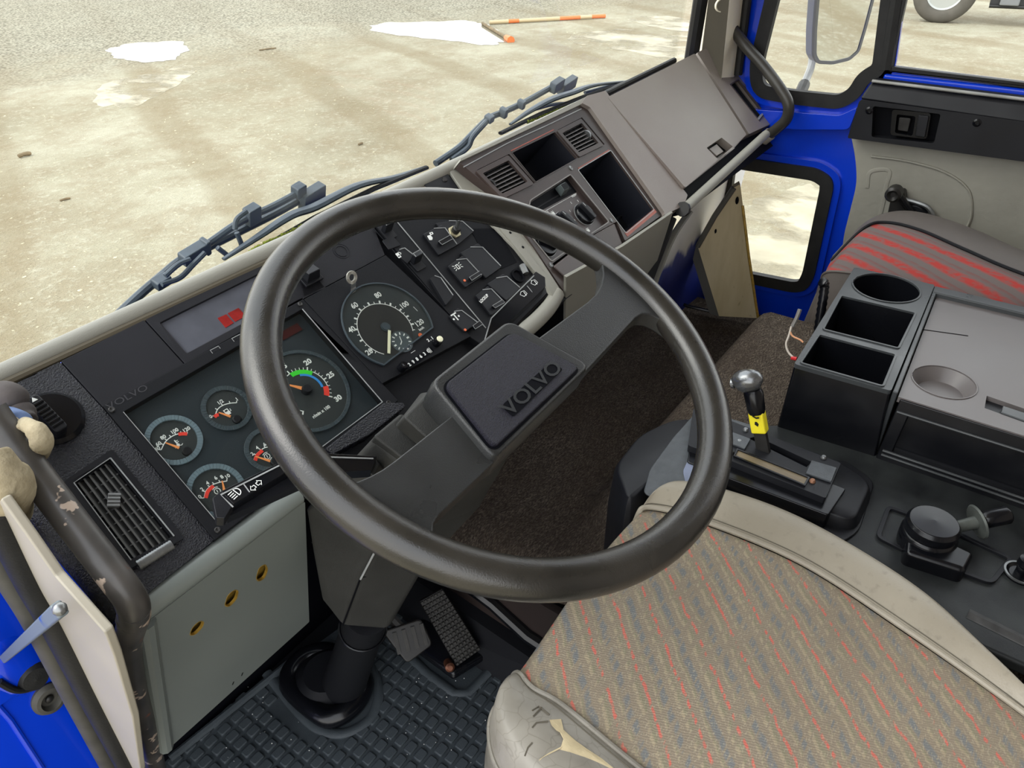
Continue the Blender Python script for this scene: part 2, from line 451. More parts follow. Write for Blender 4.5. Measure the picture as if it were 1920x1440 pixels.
# kick panel: white primer oversprayed with blue towards its foot
SPRAY, N, L, b = nodes('white_panel_with_blue_overspray', 0.45, 0.5)
o_ = mapn(N, L); sp = N.new('ShaderNodeSeparateXYZ'); L.new(o_, sp.inputs[0])
hz = math_(N, L, 'ADD', sp.outputs['Z'], math_(N, L, 'MULTIPLY', math_(N, L, 'SUBTRACT', noise(N, L, mapn(N, L, 0, (18, 18, 9)), 1.0, 4), 0.5), 0.10))
c = ramp(N, L, hz, [(0.350, lin(16, 30, 104)), (0.405, lin(48, 64, 138)), (0.427, lin(214, 212, 206)), (0.475, lin(234, 232, 226))])
L.new(c, b.inputs['Base Color'])

# chipped bar
CHIP, N, L, b = nodes('chipped_black_paint_bar', 0.36, 0.5)
o_ = mapn(N, L)
ns = noise(N, L, mapn(N, L, 0, (24, 24, 24)), 1.0, 4, 0.6)
c = ramp(N, L, noise(N, L, o_, 20, 3), [(0.3, lin(54, 52, 50)), (0.7, lin(82, 78, 74))])
c = mixc(N, L, ramp(N, L, ns, [(0.605, (0, 0, 0)), (0.615, (1, 1, 1))]), c, lin(176, 158, 142))
ns2 = noise(N, L, mapn(N, L, 0, (33, 33, 14), loc=(3, 1, 2)), 1.0, 4, 0.6)
c = mixc(N, L, ramp(N, L, ns2, [(0.66, (0, 0, 0)), (0.69, (0.8, 0.8, 0.8))]), c, lin(128, 74, 50))
L.new(c, b.inputs['Base Color'])

# striped passenger cloth
PCLO, N, L, b = nodes('striped_red_grey_cloth', 0.9, 0.1)
o_ = mapn(N, L); sp = N.new('ShaderNodeSeparateXYZ'); L.new(o_, sp.inputs[0])
wob = noise(N, L, mapn(N, L, 0, (9, 9, 9)), 1.0, 3)
ty = math_(N, L, 'ADD', sp.outputs['X'], math_(N, L, 'MULTIPLY', sp.outputs['Z'], 0.5))
ty = math_(N, L, 'ADD', ty, math_(N, L, 'MULTIPLY', sp.outputs['Y'], -0.40))
ty = math_(N, L, 'ADD', ty, math_(N, L, 'MULTIPLY', wob, 0.012))
fr = math_(N, L, 'FRACT', math_(N, L, 'MULTIPLY', math_(N, L, 'ADD', ty, 10.0), 1 / 0.046))
g_, r_ = lin(104, 95, 93), lin(158, 62, 58)
c = ramp(N, L, fr, [(0.0, g_), (0.25, g_), (0.40, r_), (0.62, r_), (0.80, g_), (0.92, lin(112, 84, 82))])
c = mixc(N, L, ramp(N, L, noise(N, L, mapn(N, L, 0, (160, 60, 160)), 1.0, 2), [(0.45, (0, 0, 0)), (0.65, (0.6, 0.6, 0.6))]), c, g_)
L.new(c, b.inputs['Base Color'])
PVIN = M('dark_grey_seat_vinyl', lin(84, 77, 72), 0.55, vary=0.14, vs=9, bump=0.2, bs=500)

# yard: pale trodden clay and gravel
GRND, N, L, b = nodes('pale_clay_yard', 0.85, 0.3)
o_ = mapn(N, L)
big = noise(N, L, o_, 0.35, 5, 0.6)
mid = noise(N, L, o_, 2.2, 5, 0.6)
fine = noise(N, L, o_, 16, 4, 0.65)
grit = noise(N, L, o_, 60, 3, 0.7)
c = ramp(N, L, big, [(0.35, lin(148, 139, 114)), (0.52, lin(168, 161, 137)), (0.68, lin(186, 181, 159))])
c = mixc(N, L, ramp(N, L, mid, [(0.35, (0.55, 0.55, 0.55)), (0.6, (0, 0, 0))]), c, lin(145, 129, 101))
c = mixc(N, L, ramp(N, L, fine, [(0.52, (0, 0, 0)), (0.72, (0.6, 0.6, 0.6))]), c, lin(198, 194, 173))
c = mixc(N, L, ramp(N, L, grit, [(0.30, (0.5, 0.5, 0.5)), (0.46, (0, 0, 0))]), c, lin(124, 114, 93))
# tyre tracks: darker stripes running away from the cab
trk = N.new('ShaderNodeTexWave'); trk.bands_direction = 'X'; trk.inputs['Scale'].default_value = 0.16; trk.inputs['Distortion'].default_value = 2.0; trk.inputs['Detail'].default_value = 3
L.new(mapn(N, L, radians(24)), trk.inputs['Vector'])
c = mixc(N, L, ramp(N, L, trk.outputs['Fac'], [(0.80, (0, 0, 0)), (0.95, (0.45, 0.45, 0.45))]), c, lin(135, 119, 88))
# far left: grey wet gravel
vo = N.new('ShaderNodeTexVoronoi'); vo.inputs['Scale'].default_value = 22; L.new(o_, vo.inputs['Vector'])
gv = ramp(N, L, vo.outputs['Distance'], [(0.1, lin(196, 190, 171)), (0.45, lin(160, 155, 136)), (0.7, lin(105, 102, 88))])
spg = N.new('ShaderNodeSeparateXYZ'); L.new(o_, spg.inputs[0])
far = math_(N, L, 'ADD', math_(N, L, 'MULTIPLY', spg.outputs['Y'], 0.5), math_(N, L, 'MULTIPLY', noise(N, L, o_, 0.5, 4), 3.0))
far = math_(N, L, 'ADD', far, math_(N, L, 'MULTIPLY', spg.outputs['X'], 0.20))
c = mixc(N, L, ramp(N, L, math_(N, L, 'MULTIPLY', far, 0.1), [(0.80, (0, 0, 0)), (1.0, (0.75, 0.75, 0.75))]), c, gv)
L.new(c, b.inputs['Base Color'])
hh = math_(N, L, 'ADD', fine, math_(N, L, 'MULTIPLY', grit, 0.6)); bumpn(N, L, b, hh, 0.9, 0.05)
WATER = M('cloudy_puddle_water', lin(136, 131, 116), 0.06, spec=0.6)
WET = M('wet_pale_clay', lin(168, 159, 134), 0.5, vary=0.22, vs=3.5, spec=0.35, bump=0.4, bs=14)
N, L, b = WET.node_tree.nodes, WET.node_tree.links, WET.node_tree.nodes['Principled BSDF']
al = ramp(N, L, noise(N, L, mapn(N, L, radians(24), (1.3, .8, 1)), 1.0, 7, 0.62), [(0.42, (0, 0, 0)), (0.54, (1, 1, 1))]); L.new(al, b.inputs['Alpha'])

# ================================================================== setting
GZ = -1.10
mb = MB(); mb.surf(lambda a, c: V((-30 + 110 * a, -40 + 110 * c, GZ)), 44, 44)
ground = ST('ground', mb, GRND, 'pale trodden clay and gravel yard outside the cab')
GF = Fr((0, 0, GZ), (1, 0, 0), (0, 1, 0))
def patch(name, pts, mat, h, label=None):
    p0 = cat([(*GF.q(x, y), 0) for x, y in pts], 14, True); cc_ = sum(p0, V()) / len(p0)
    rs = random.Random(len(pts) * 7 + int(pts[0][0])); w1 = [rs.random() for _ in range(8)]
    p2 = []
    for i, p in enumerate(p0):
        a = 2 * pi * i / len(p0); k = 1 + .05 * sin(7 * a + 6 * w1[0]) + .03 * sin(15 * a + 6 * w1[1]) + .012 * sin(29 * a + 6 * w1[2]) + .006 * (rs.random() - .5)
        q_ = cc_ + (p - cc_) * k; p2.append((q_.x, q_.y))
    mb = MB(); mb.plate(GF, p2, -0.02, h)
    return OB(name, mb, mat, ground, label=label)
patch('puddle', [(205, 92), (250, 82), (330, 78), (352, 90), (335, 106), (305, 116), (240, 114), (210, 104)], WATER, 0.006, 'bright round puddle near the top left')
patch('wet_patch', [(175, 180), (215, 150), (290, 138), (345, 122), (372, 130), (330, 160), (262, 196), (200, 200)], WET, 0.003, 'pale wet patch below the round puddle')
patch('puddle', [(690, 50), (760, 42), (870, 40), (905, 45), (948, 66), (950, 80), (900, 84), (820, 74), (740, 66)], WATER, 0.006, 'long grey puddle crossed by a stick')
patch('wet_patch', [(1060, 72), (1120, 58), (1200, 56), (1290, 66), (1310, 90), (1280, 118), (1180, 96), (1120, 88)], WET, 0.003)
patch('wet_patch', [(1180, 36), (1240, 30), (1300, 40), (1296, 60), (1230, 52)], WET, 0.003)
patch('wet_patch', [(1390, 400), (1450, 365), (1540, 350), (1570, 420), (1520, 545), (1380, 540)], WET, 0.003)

def stick(name, a, c, r, mat, label, cat_='stick', group=None):
    A, B = onZ(*a, GZ + r), onZ(*c, GZ + r)
    mid_ = (A + B) / 2 + V((0, 0, r * 0.3)); mb = MB(); mb.tube(cat([A, mid_, B], 3), [r * 0.8, r, r * 0.9, r, r, r * 1.05, r * 0.7], 7)
    return TAG(OB(name, mb, mat), label, cat_, group)
STICK = M('old_stick', lin(120, 104, 78), 0.8, vary=0.3, vs=10)
ORNG = M('orange_paint', lin(226, 120, 62), 0.5)
stick('stick', (34, 293), (58, 287), 0.022, STICK, 'short dark stick lying alone at the far left of the yard')
stick('stick', (486, 94), (518, 90), 0.012, STICK, 'thin twig right of the bright round puddle')
stick('stick', (672, 271), (680, 268), 0.012, STICK, 'tiny chip of wood in the middle of the yard')
stick('stick', (112, 376), (132, 371), 0.010, STICK, 'thin twig on the ground near the left edge')
# fallen marker pole with orange bands, and its orange-tipped peg
A, B = onZ(918, 42, GZ + 0.04), onZ(1135, 30, GZ + 0.04)
pole = TH('marker_pole', 'long pole with orange bands lying behind the grey puddle', 'pole', A)
PALE = M('pale_pole_paint', lin(196, 176, 140), 0.6)
for k, (t0, t1, m_) in enumerate([(0, 0.16, PALE), (0.16, 0.25, ORNG), (0.25, 0.6, PALE), (0.6, 0.78, ORNG), (0.78, 0.88, PALE), (0.88, 1.0, ORNG)]):
    mb = MB(); mb.tube([A.lerp(B, t0), A.lerp(B, t1)], 0.035, 8)
    OB('orange_band' if m_ is ORNG else 'pole_section', mb, m_, pole)
A, B = onZ(905, 44, GZ + 0.03), onZ(958, 76, GZ + 0.03)
peg = TH('marker_stake', 'dark stake with an orange tip lying across the grey puddle', 'stake', A)
mb = MB(); mb.tube([A, A.lerp(B, 0.85)], 0.03, 8); OB('shaft', mb, STICK, peg)
mb = MB(); mb.tube([A.lerp(B, 0.85), B], [0.05, 0.07], 8); OB('orange_tip', mb, ORNG, peg)
# loose stones
STONE = M('pale_stone', lin(196, 186, 158), 0.85, vary=0.2, vs=30)
spots = [((20, 260), 'pale stone at the left edge of the yard, level with the bright puddle foot'), ((368, 134), 'small stone right below the bright round puddle'), ((600, 84), 'dark pebble left of the long grey puddle'), ((1000, 96), 'small stone right of the orange tipped stake'), ((915, 190), 'small stone in the open yard above the right wiper arm'), ((216, 484), 'pale chip of stone above the rail near the left wiper foot'), ((60, 560), 'pale chip of stone near the left end of the windscreen rail'), ((150, 545), 'pale flat stone above the left part of the windscreen rail'), ((46, 520), 'small pale stone close to the left edge above the rail')]
for k, ((x, y), lab) in enumerate(spots):
    c = onZ(x, y, GZ); r = 0.010 + 0.008 * random.random(); mb = MB()
    mb.ball(c + V((0, 0, r * 0.25)), (r * (1.2 + random.random() * .8), r, r * 0.5), 7, 5)
    for v in mb.bm.verts: v.co += V((random.uniform(-1, 1), random.uniform(-1, 1), random.uniform(-.5, .5))) * r * .22
    TAG(OB('stone', mb, STONE, sm=25), lab, 'stone')
# fine pale chips strewn over the near ground
mb = MB(); rc = random.Random(5)
for k in range(2600):
    x, y = rc.uniform(-20, 1250), rc.uniform(0, 640)
    c = onZ(x, y, GZ); d = (c - CAM).length
    if d > 16: continue
    r = (.003 + .006 * rc.random() ** 2) * (1 + .05 * d)
    a = rc.uniform(0, pi); ca, sa = cos(a), sin(a); l = 1 + 1.2 * rc.random()
    base = [(r * l, 0), (0, r * .8), (-r * l * .8, r * .2), (-r * .2, -r * .8)]
    lo_ = [mb.bm.verts.new((c.x + p * ca - q * sa, c.y + p * sa + q * ca, GZ - .001)) for p, q in base]; tp = mb.bm.verts.new((c.x, c.y, GZ + r * .55))
    for i in range(4): mb.face([lo_[i - 1], lo_[i], tp])
gv_ = OB('stone_chips', mb, M('pale_stone_chips', lin(186, 178, 150), .8, vary=.45, vs=3), ground, sm=20, kind='stuff')

# ---- working planes inside the cab
DP = tilt(0.6, 0.693, 38)                    # instrument panel slope
FP = tilt(0.6, 0.6847, 43.5)                 # centre fascia slope
GP = tilt(0.6, 0.690, 42)                    # glove box slope
WP = Fr((0.5, 0.38, 0.889), (1, 0, 0), (0, cos(radians(25)), sin(radians(25))))
DX = Fr((2.06, 0, 0), (0, -1, 0), (0, 0, 1)) # right door skin, seen from inside (normal to -X)
PX = Fr((2.03, 0, 0), (0, -1, 0), (0, 0, 1)) # grey door board
AX = Fr((1.99, 0, 0), (0, -1, 0), (0, 0, 1)) # face of the black door top
LP = Fr((0, 0.6, 0.685), (-1, 0, 0), (0, cos(radians(-70)), sin(radians(-70))))                   # lower dash face (leans forward going down): v runs downwards-forwards

# ---- floor and walls
mb = MB(); mb.box(WORLD, -0.1, 2.06, -0.9, 1.05, -0.06, -0.012)
ST('floor', mb, BLKM, 'dark steel cab floor')
mb = MB(); mb.box(WORLD, 0.02, 2.06, 0.93, 0.97, -0.05, 0.80)
ST('wall_front', mb, DEEP, 'dark bulkhead behind the dash')

HEAD = M('cream_headliner', lin(170, 160, 150), 0.9)
mb = MB(); mb.box(WORLD, 0.0, 2.10, -0.95, 0.80, 1.95, 2.0); ST('ceiling', mb, HEAD, 'cream cab roof lining')
mb = MB(); mb.box(WORLD, 0.0, 2.10, -0.99, -0.95, 0.0, 2.0); ST('wall_back', mb, HEAD, 'rear cab wall')
mb = MB(); mb.box(WORLD, -0.03, 0.0, -0.95, -0.35, 0.0, 2.0); ST('wall_left_rear', mb, HEAD, 'cab side behind the open left door')
# ---- right door: blue skin with three openings
def seal_ring(name, F, pts, wd, th, mat, parent, h=0.0, closed=True, rad=None):
    mb = MB(); outer = inset(pts, -wd * 0.5); inner = inset(pts, wd * 0.5)
    mb.plate(F, outer, h, h + th, [inner]); return OB(name, mb, mat, parent, bev=min(wd, th) * 0.3)
def upto(p, q, v):
    a, b_ = DX.q(*p), DX.q(*q); t = (v - b_[1]) / (a[1] - b_[1]); return (b_[0] + (a[0] - b_[0]) * t, v)
VT = 1.62                                    # head of the door windows
qw = rnd([upto((1453, 0), (1424, 120), VT)] + DX.qs([(1421, 120), (1425, 168), (1490, 180), (1578, 189), (1606, 172), (1622, 143), (1652, 128)]) + [upto((1669, 0), (1652, 128), VT)], 0.03)
mw = rnd([upto((1697, 0), (1668, 126), VT)] + DX.qs([(1668, 126), (1790, 141), (2060, 174)]) + [(0.70, DX.q(2060, 174)[1] - .004), (0.70, VT)], [0.02, 0.012, 0.0, 0.0, 0.04, 0.04])
lw = rnd(DX.qs([(1372, 300), (1533, 324), (1553, 338), (1553, 352), (1519, 512), (1508, 532), (1490, 534), (1345, 505)]), 0.03)
u0, u1 = -0.83, 0.75
door = STE('door_1', (2.06, 0.2, 0.1), 'blue right hand cab door seen from inside')
mb = MB(); mb.plate(DX, rnd([(u0, 0.10), (u1, 0.10), (u1, 1.75), (u0, 1.75)], 0.02), -0.03, 0.0, [qw, mw, lw])
OB('door_skin', mb, BLUE, door, bev=0.006)
# pressed lip of the skin around each opening
for nm, pts in (('quarter_window', qw), ('main_window', mw), ('lower_window', lw)):
    mb = MB(); mb.plate(DX, inset(pts, -0.034), -0.001, 0.012, [inset(pts, 0.003)])
    OB('window_lip', mb, BLUE, door, bev=0.005, seg=3)
    mb = MB(); mb.plate(DX, inset(pts, -0.002), -0.020, -0.016); g = OB('pane', mb, GLS, door)
    seal_ring('window_seal', DX, pts, 0.034 if nm != 'main_window' else 0.012, 0.020, SEAL, door)
# channel between the quarter window and the main window
mb = MB(); mb.tube([DX.w(*upto((1684, 0), (1664, 128), VT), 0.012), DX.w(*DX.q(1664, 128), 0.012)], 0.017, 8, ell=0.8); OB('window_channel', mb, SEAL, door)
# blue waist rail with a bright pressed ridge
mb = MB(); mb.plate(DX, rnd(DX.qs([(1408, 200), (1500, 206), (1580, 212), (1614, 196), (1598, 238), (1500, 238), (1408, 228)]), .012), -.001, .030); OB('pressed_ridge', mb, BLUE, door, bev=.014, seg=5)
mb = MB(); a, b_ = DX.q(1662, 132), DX.q(2060, 178)
mb.box(DX, a[0], b_[0], a[1] - 0.028, a[1] - 0.004, 0.0, 0.022); OB('waist_rail', mb, BLUE, door, bev=0.006)
# grey board
brd = PX.qs([(1594, 250), (1604, 300), (1606, 345), (1596, 385), (1582, 440), (1560, 620)])
brd += [(0.72, brd[-1][1]), (0.72, brd[0][1] + .02)]
pr = MB(); pr.plate(PX, rnd(brd, [0, .05, .05, .05, .02, .02, 0, 0]), -0.028, 0.0); board = OB('door_board', pr, DOORG, door, bev=0.003)
for pts in ([(1634, 293), (1700, 302), (1770, 322), (1815, 355), (1822, 400), (1812, 430)], [(1626, 352), (1630, 325), (1650, 318), (1668, 322), (1662, 348), (1656, 380), (1650, 405)]):
    mb = MB(); mb.tube(cat([PX.w(*PX.q(x, y), -0.001) for x, y in pts], 6), 0.006, 8, ell=0.6); OB('pressed_bead', mb, DOORG, board)
# black top panel: slanted ledge above, upright face with a handle pocket below
tl, bl_, br_, tr = (1634, 146), (1589, 259), (2060, 322), (2060, 199)
_b0, _b1 = AX.q(*bl_), AX.q(*br_); _t = (0.70 - _b0[0]) / (_b1[0] - _b0[0])
face = [AX.q(1612, 186), _b0, (0.70, _b0[1] + (_b1[1] - _b0[1]) * _t), (0.70, AX.q(1612, 186)[1] - 0.012)]
pocket = rnd(AX.qs([(1637, 199), (1764, 214), (1751, 269), (1634, 257)]), 0.006)
panel = OB('armrest_panel', MB().plate(AX, rnd(face, [0.01, .004, 0, 0]), -0.03, 0.0, [pocket]), BLK, door, bev=0.003, label='black door top panel')
fa = face[0]; lx0, lx1, zt = fa[0], face[2][0], fa[1]
mb = MB(); mb.loft([[AX.w(lx0, zt, -0.03), AX.w(lx0, zt, 0), AX.w(lx0 + 0.012, zt + 0.032, -0.012), AX.w(lx0 + 0.016, zt + 0.045, -0.045)],
                    [AX.w(lx1, zt - 0.02, -0.03), AX.w(lx1, zt - 0.02, 0), AX.w(lx1, zt + 0.024, -0.012), AX.w(lx1, zt + 0.036, -0.045)]])
OB('ledge', mb, BLK, panel, bev=0.005)
mb = MB(); mb.tube([AX.w(lx0 + 0.014, zt + 0.040, -0.020), AX.w(lx1, zt + 0.031, -0.020)], .006, 8, ell=.6); OB('pale_edge', mb, M('pale_plastic_edge', lin(150, 150, 146), .5, vary=.2, vs=12), panel)  # lighter grey strip along the top of the ledge
mb = MB(); mb.plate(AX, inset(pocket, -0.004), -0.035, -0.028); OB('pocket_back', mb, DEEP, panel)
hd = rnd(AX.qs([(1672, 206), (1745, 213), (1737, 262), (1668, 254)]), 0.008)
mb = MB(); mb.plate(AX, hd, -0.022, -0.004, [rnd(AX.qs([(1681, 215), (1716, 219), (1710, 256), (1677, 250)]), 0.005)])
OB('handle_frame', mb, BLKG, panel, bev=0.002)
mb = MB(); mb.plate(AX, rnd(AX.qs([(1722, 216), (1742, 218), (1734, 258), (1716, 255)]), 0.003), -0.02, 0.001); OB('handle', mb, BLK, panel, bev=0.002, label='black door opening lever')
mb = MB(); mb.plate(AX, rnd(AX.qs([(1683, 222), (1706, 224), (1700, 250), (1680, 247)]), 0.004), -0.03, -0.012); OB('handle_latch', mb, DARKM, panel, bev=0.002)
for x, y in ((1630, 207), (1832, 230)):
    mb = MB(); mb.lathe(AX, [(0.009, -0.001), (0.009, 0.002), (0.005, 0.004), (0.004, 0.002)], 14, AX.q(x, y)); OB('screw', mb, BLKG, panel)
# window crank
k0, k1 = PX.q(1716, 398), PX.q(1688, 348)
crank = OB('window_crank', MB().lathe(PX, [(0.030, 0), (0.030, 0.010), (0.022, 0.018), (0.0, 0.019)], 20, k0), BLK, door, bev=0.002)
mb = MB(); mb.tube(cat([PX.w(*k0, 0.018), PX.w((k0[0] + k1[0]) / 2, (k0[1] + k1[1]) / 2, 0.034), PX.w(*k1, 0.040)], 6), [0.016] * 4 + [0.014] * 5 + [0.013] * 4, 10, ell=0.6); OB('crank_arm', mb, BLK, crank)
mb = MB(); mb.lathe(PX, [(0.012, 0.03), (0.014, 0.045), (0.019, 0.050), (0.019, 0.078), (0.013, 0.084), (0.010, 0.080), (0.006, 0.076), (0, 0.076)], 18, k1); OB('crank_knob', mb, DARKM, crank)
mb = MB(); mb.tube(cat([PX.w(*PX.q(x, y), 0.016) for x, y in ((1700, 370), (1722, 376), (1742, 385), (1752, 402), (1738, 408))], 5), 0.006, 8); OB('spring_arm', mb, STEEL, crank)
mb = MB(); mb.plate(PX, rnd(PX.qs([(1678, 352), (1700, 352), (1706, 402), (1668, 400)]), 0.006), 0, 0.03); OB('crank_bracket', mb, DARKM, crank, bev=0.004)

# ---- right front pillar, its seals and trim
def pbar(name, pts, r, mat, **k):
    mb = MB(); mb.tube(pts, r, 10, **k); return ST(name, mb, mat)
pl_, pm_, pr2 = onY(1314, 118, .85), onX(1352, 150, 1.965), onX(1376, 160, 2.035)
tl_, tm_, tr_ = onY(1340, -80, .81), onX(1378, -80, 1.965), onX(1404, -80, 2.035)
_ex = lambda p, q, z=1.93: p + (q - p) * ((z - p.z) / (q.z - p.z))
tl_, tm_, tr_ = _ex(pl_, tl_), _ex(pm_, tm_), _ex(pr2, tr_)
bk_ = V((.11, .06, 0)); dn = V((0, 0, -.03))
mb = MB(); mb.loft([[pl_ + dn, pm_ + dn, pr2 + dn, pr2 + bk_ * .3 + dn, pl_ + bk_ + dn], [tl_, tm_, tr_, tr_ + bk_ * .3, tl_ + bk_]])
PILC = M('cream_pillar_paint', lin(226, 218, 196), 0.5, vary=0.05, vs=6)
pil = ST('wall_pillar_right', mb, PILC, 'cream painted windscreen pillar at the right', bev=0.012, seg=4)
f_ = Fr(onX(1352, 10, 1.950), (.75, -.66, 0), (0, 0, 1)); mb = MB(); mb.arc(f_, (0, 0), .013, .0155, 0, 360, -.004, .004, 24); OB('plug_ring', mb, PILC, pil)
pbar('trim_1', [onY(1295, 116, 0.87), _ex(onY(1295, 116, 0.87), onY(1323, -60, 0.83))], 0.019, SEAL)
pbar('trim_2', [onX(1383, 140, 2.04), _ex(onX(1383, 140, 2.04), onX(1408, -60, 2.04))], 0.012, SEAL)

# ---- windscreen and its bottom rail are part of the front
mb = MB(); mb.plate(Fr((0, 0.889, 0.84), (1, 0, 0), (0, -0.10, 1)), [(-0.10, 0), (1.95, 0), (1.95, 0.9), (-0.10, 0.9)], 0, 0.005)
ST('window_1', mb, GLSW, 'windscreen glass above the dash')
mb = MB(); mb.tube([V((-0.1, 0.885, 0.833)), V((1.0, 0.885, 0.846)), V((1.95, 0.885, 0.872))], 0.008, 10); ST('trim_3', mb, SEAL, 'black rubber at the foot of the windscreen')
mb = MB(); mb.box(WORLD, -0.1, 2.06, 0.895, 0.93, 0.40, 0.80); ST('wall_front_cowl', mb, BLUE)

# ---- left: blue hinge pillar, rubber door seal, cream edge board
HP = Fr((0, 0.90, 0), (1, 0, 0), (0, 0, 1))
mb = MB(); mb.box(HP, -0.5, 0.10, -0.3, 1.1, -0.02, 0.0)
pill = ST('wall_left', mb, BLUE, 'blue hinge pillar of the open left door', bev=0.004)
mb = MB(); mb.tube([HP.w(*HP.q(-20, 1305), 0.0), HP.w(*HP.q(20, 1350), 0.0), HP.w(*HP.q(80, 1442), 0.0)], 0.004, 8); OB('pressed_crease', mb, BLUE, pill)
mb = MB(); mb.ball(HP.w(*HP.q(30, 1245), 0.0), (0.035, 0.012, 0.06), 16, 10); OB('pressed_boss', mb, BLUE, pill)
SLF = Fr((0.098, 0, 0), (0, 1, 0), (0, 0, 1))
def edge3(pts, x): return [onX(px, py, x) for px, py in pts]
sl = ST('trim_4', MB().tube(cat(edge3([(-40, 990), (22, 1090), (68, 1167), (138, 1305), (208, 1440), (245, 1510)], 0.088), 6), 0.0125, 12), SEALG, 'grey rubber door seal along the left sill')
mb = MB(); mb.tube(cat(edge3([(-10, 955), (56, 1090), (100, 1167), (170, 1305), (240, 1440), (275, 1510)], 0.092), 6), 0.0125, 12); OB('inner_lip', mb, SEAL, sl)
crm = [(10, 930), (60, 1000), (112, 1075), (205, 1180), (222, 1225), (255, 1340), (268, 1440), (262, 1480), (235, 1410), (185, 1320), (130, 1215), (95, 1130), (30, 1000), (0, 950)]
mb = MB(); mb.plate(SLF, SLF.qs(crm), -0.004, 0.004)
eb = ST('trim_5', mb, CREAMP, 'cream edge board at the left end of the dash', bev=0.002)
# cream footwell wall behind the bar
# ================================================================== dashboard
def poly(F, px, r=0.0, h=0.0):
    p = F.qs(px, h); return rnd(p, r) if r else p
def part(name, F, px, h0, h1, mat, parent, r=0.0, bev=0.0015, holes=(), hq=0.0, **k):
    mb = MB(); mb.plate(F, poly(F, px, r, hq), h0, h1, [poly(F, q, rr, hq) for q, rr in holes])
    return OB(name, mb, mat, parent, bev=bev, **k)
def screw(F, x, y, parent, h=0.0, r=0.0042, mat=None):
    mb = MB(); mb.lathe(F, [(r, h - 0.002), (r, h + 0.0012), (r * 0.7, h + 0.002), (r * 0.25, h + 0.001)], 12, F.q(x, y))
    return OB('screw', mb, mat or DARKM, parent)

dash = TH('dashboard', 'grey and black dashboard body running under the windscreen', 'dashboard', (1.05, 0.72, 0.60))
# rail along the windscreen
mb = MB(); mb.tube([V((-0.05, 0.8355, 0.8665)), V((0.95, 0.8360, 0.8740)), V((1.42, 0.835, 0.884))], [0.0098, 0.0125, 0.0135], 16, up=(0, 0, 1)); OB('top_rail', mb, GREY, dash)
mb = MB(); mb.tube([V((-0.05, 0.824, 0.861)), V((0.93, 0.824, 0.866))], 0.005, 8); OB('rail_lip', mb, M('brown_gap', lin(84, 76, 60), 0.6), dash)
# slab carrying everything left of the centre fascia
base_px = [(20, 735), (400, 548), (700, 404), (770, 368), (905, 640), (880, 660), (735, 775), (410, 1020), (278, 1112), (215, 1165), (30, 935)]
mb = MB(); mb.plate(DP, [(0.155, -0.008), (0.99, -0.008), (0.99, 0.278), (0.155, 0.278)], -0.06, -0.012); OB('dash_core', mb, BLKM, dash)
# crinkled left end
L_out = [(22, 722), (112, 678), (193, 766), (402, 1012), (277, 1112), (205, 1165), (120, 1040), (20, 925)]
vent_px = [(118, 905), (210, 843), (346, 1010), (240, 1070)]
part('end_panel', DP, L_out, -0.014, 0.0, CRACK, dash, r=0.003, holes=[(vent_px, 0.004)], label='dark crinkled vinyl panel at the left end')
# padded roll at the very left edge
mb = MB(); mb.tube(cat([DP.w(*DP.q(x, y), 0.012) for x, y in ((-30, 868), (38, 922), (112, 1008), (180, 1088), (234, 1156))], 5), 0.0165, 12, ell=1.0); OB('edge_roll', mb, CRACK, dash)
# blank cover, lamp window, upper panel
part('blank_cover', DP, [(114, 677), (270, 600), (345, 683), (193, 764)], -0.012, 0.0005, DASH, dash, bev=0.001)
lamp_px = [(300, 605), (500, 506), (540, 560), (350, 662)]
part('lamp_bezel', DP, [(272, 599), (545, 464), (612, 540), (560, 562), (347, 682)], -0.012, 0.0, DASH, dash, holes=[(lamp_px, 0.002)], bev=0.001)
part('lamp_window', DP, lamp_px, -0.012, -0.004, M('smoked_window_painted_reflection', lin(84, 86, 94), 0.12, vary=0.25, vs=16), dash, bev=0)  # grey-blue reflection put into the colour of the window
for q in ([(409, 594), (425, 587), (439, 603), (424, 612)], [(428, 585), (448, 575), (462, 590), (442, 601)], [(466, 566), (486, 556), (500, 570), (480, 581)]):
    part('lamp_tile', DP, q, -0.004, -0.003, REDTILE, dash, bev=0)
for x, y in ((404, 658), (444, 636)):
    mb = MB(); F = DP.at(x, y); mb.plate(F, rnd([(-.006, -.002), (.006, -.002), (.006, .003), (-.006, .003)], .001), 0, 0.0022)
    OB('clip', mb, BLK, dash, bev=0.0006)
    mb = MB(); mb.strip(F, [(-.006, -.002), (-.006, .003), (.006, .003), (.006, -.001)], 0.0008, 0.0022, 0.0026); OB('clip_edge', mb, EDGE, dash)
part('upper_panel', DP, [(548, 464), (690, 396), (722, 478), (568, 561)], -0.012, 0.0, DASH, dash, bev=0.001)
mb = MB(); c = DP.q(640, 471); mb.arc(DP, c, 0.0085, 0.0095, 0, 360, 0, 0.0006, 36); mb.arc(DP, c, 0.0125, 0.0130, 0, 360, 0, 0.0004, 36); OB('round_knockout', mb, DASH, dash)
# hazard switch on the upper panel
F = DP.at(578, 518, 0)
hz = MB(); hz.box(F, -0.016, 0.016, -0.014, 0.012, 0, 0.004); sw = OB('hazard_switch', hz, BLK, dash, bev=0.001)
mb = MB(); mb.hexa([F.w(-.012, -.011, .004), F.w(.012, -.011, .004), F.w(.012, .010, .004), F.w(-.012, .010, .004), F.w(-.010, -.006, .020), F.w(.010, -.006, .020), F.w(.010, .009, .014), F.w(-.010, .009, .014)]); OB('hazard_button', mb, BLK, sw, bev=0.0015)

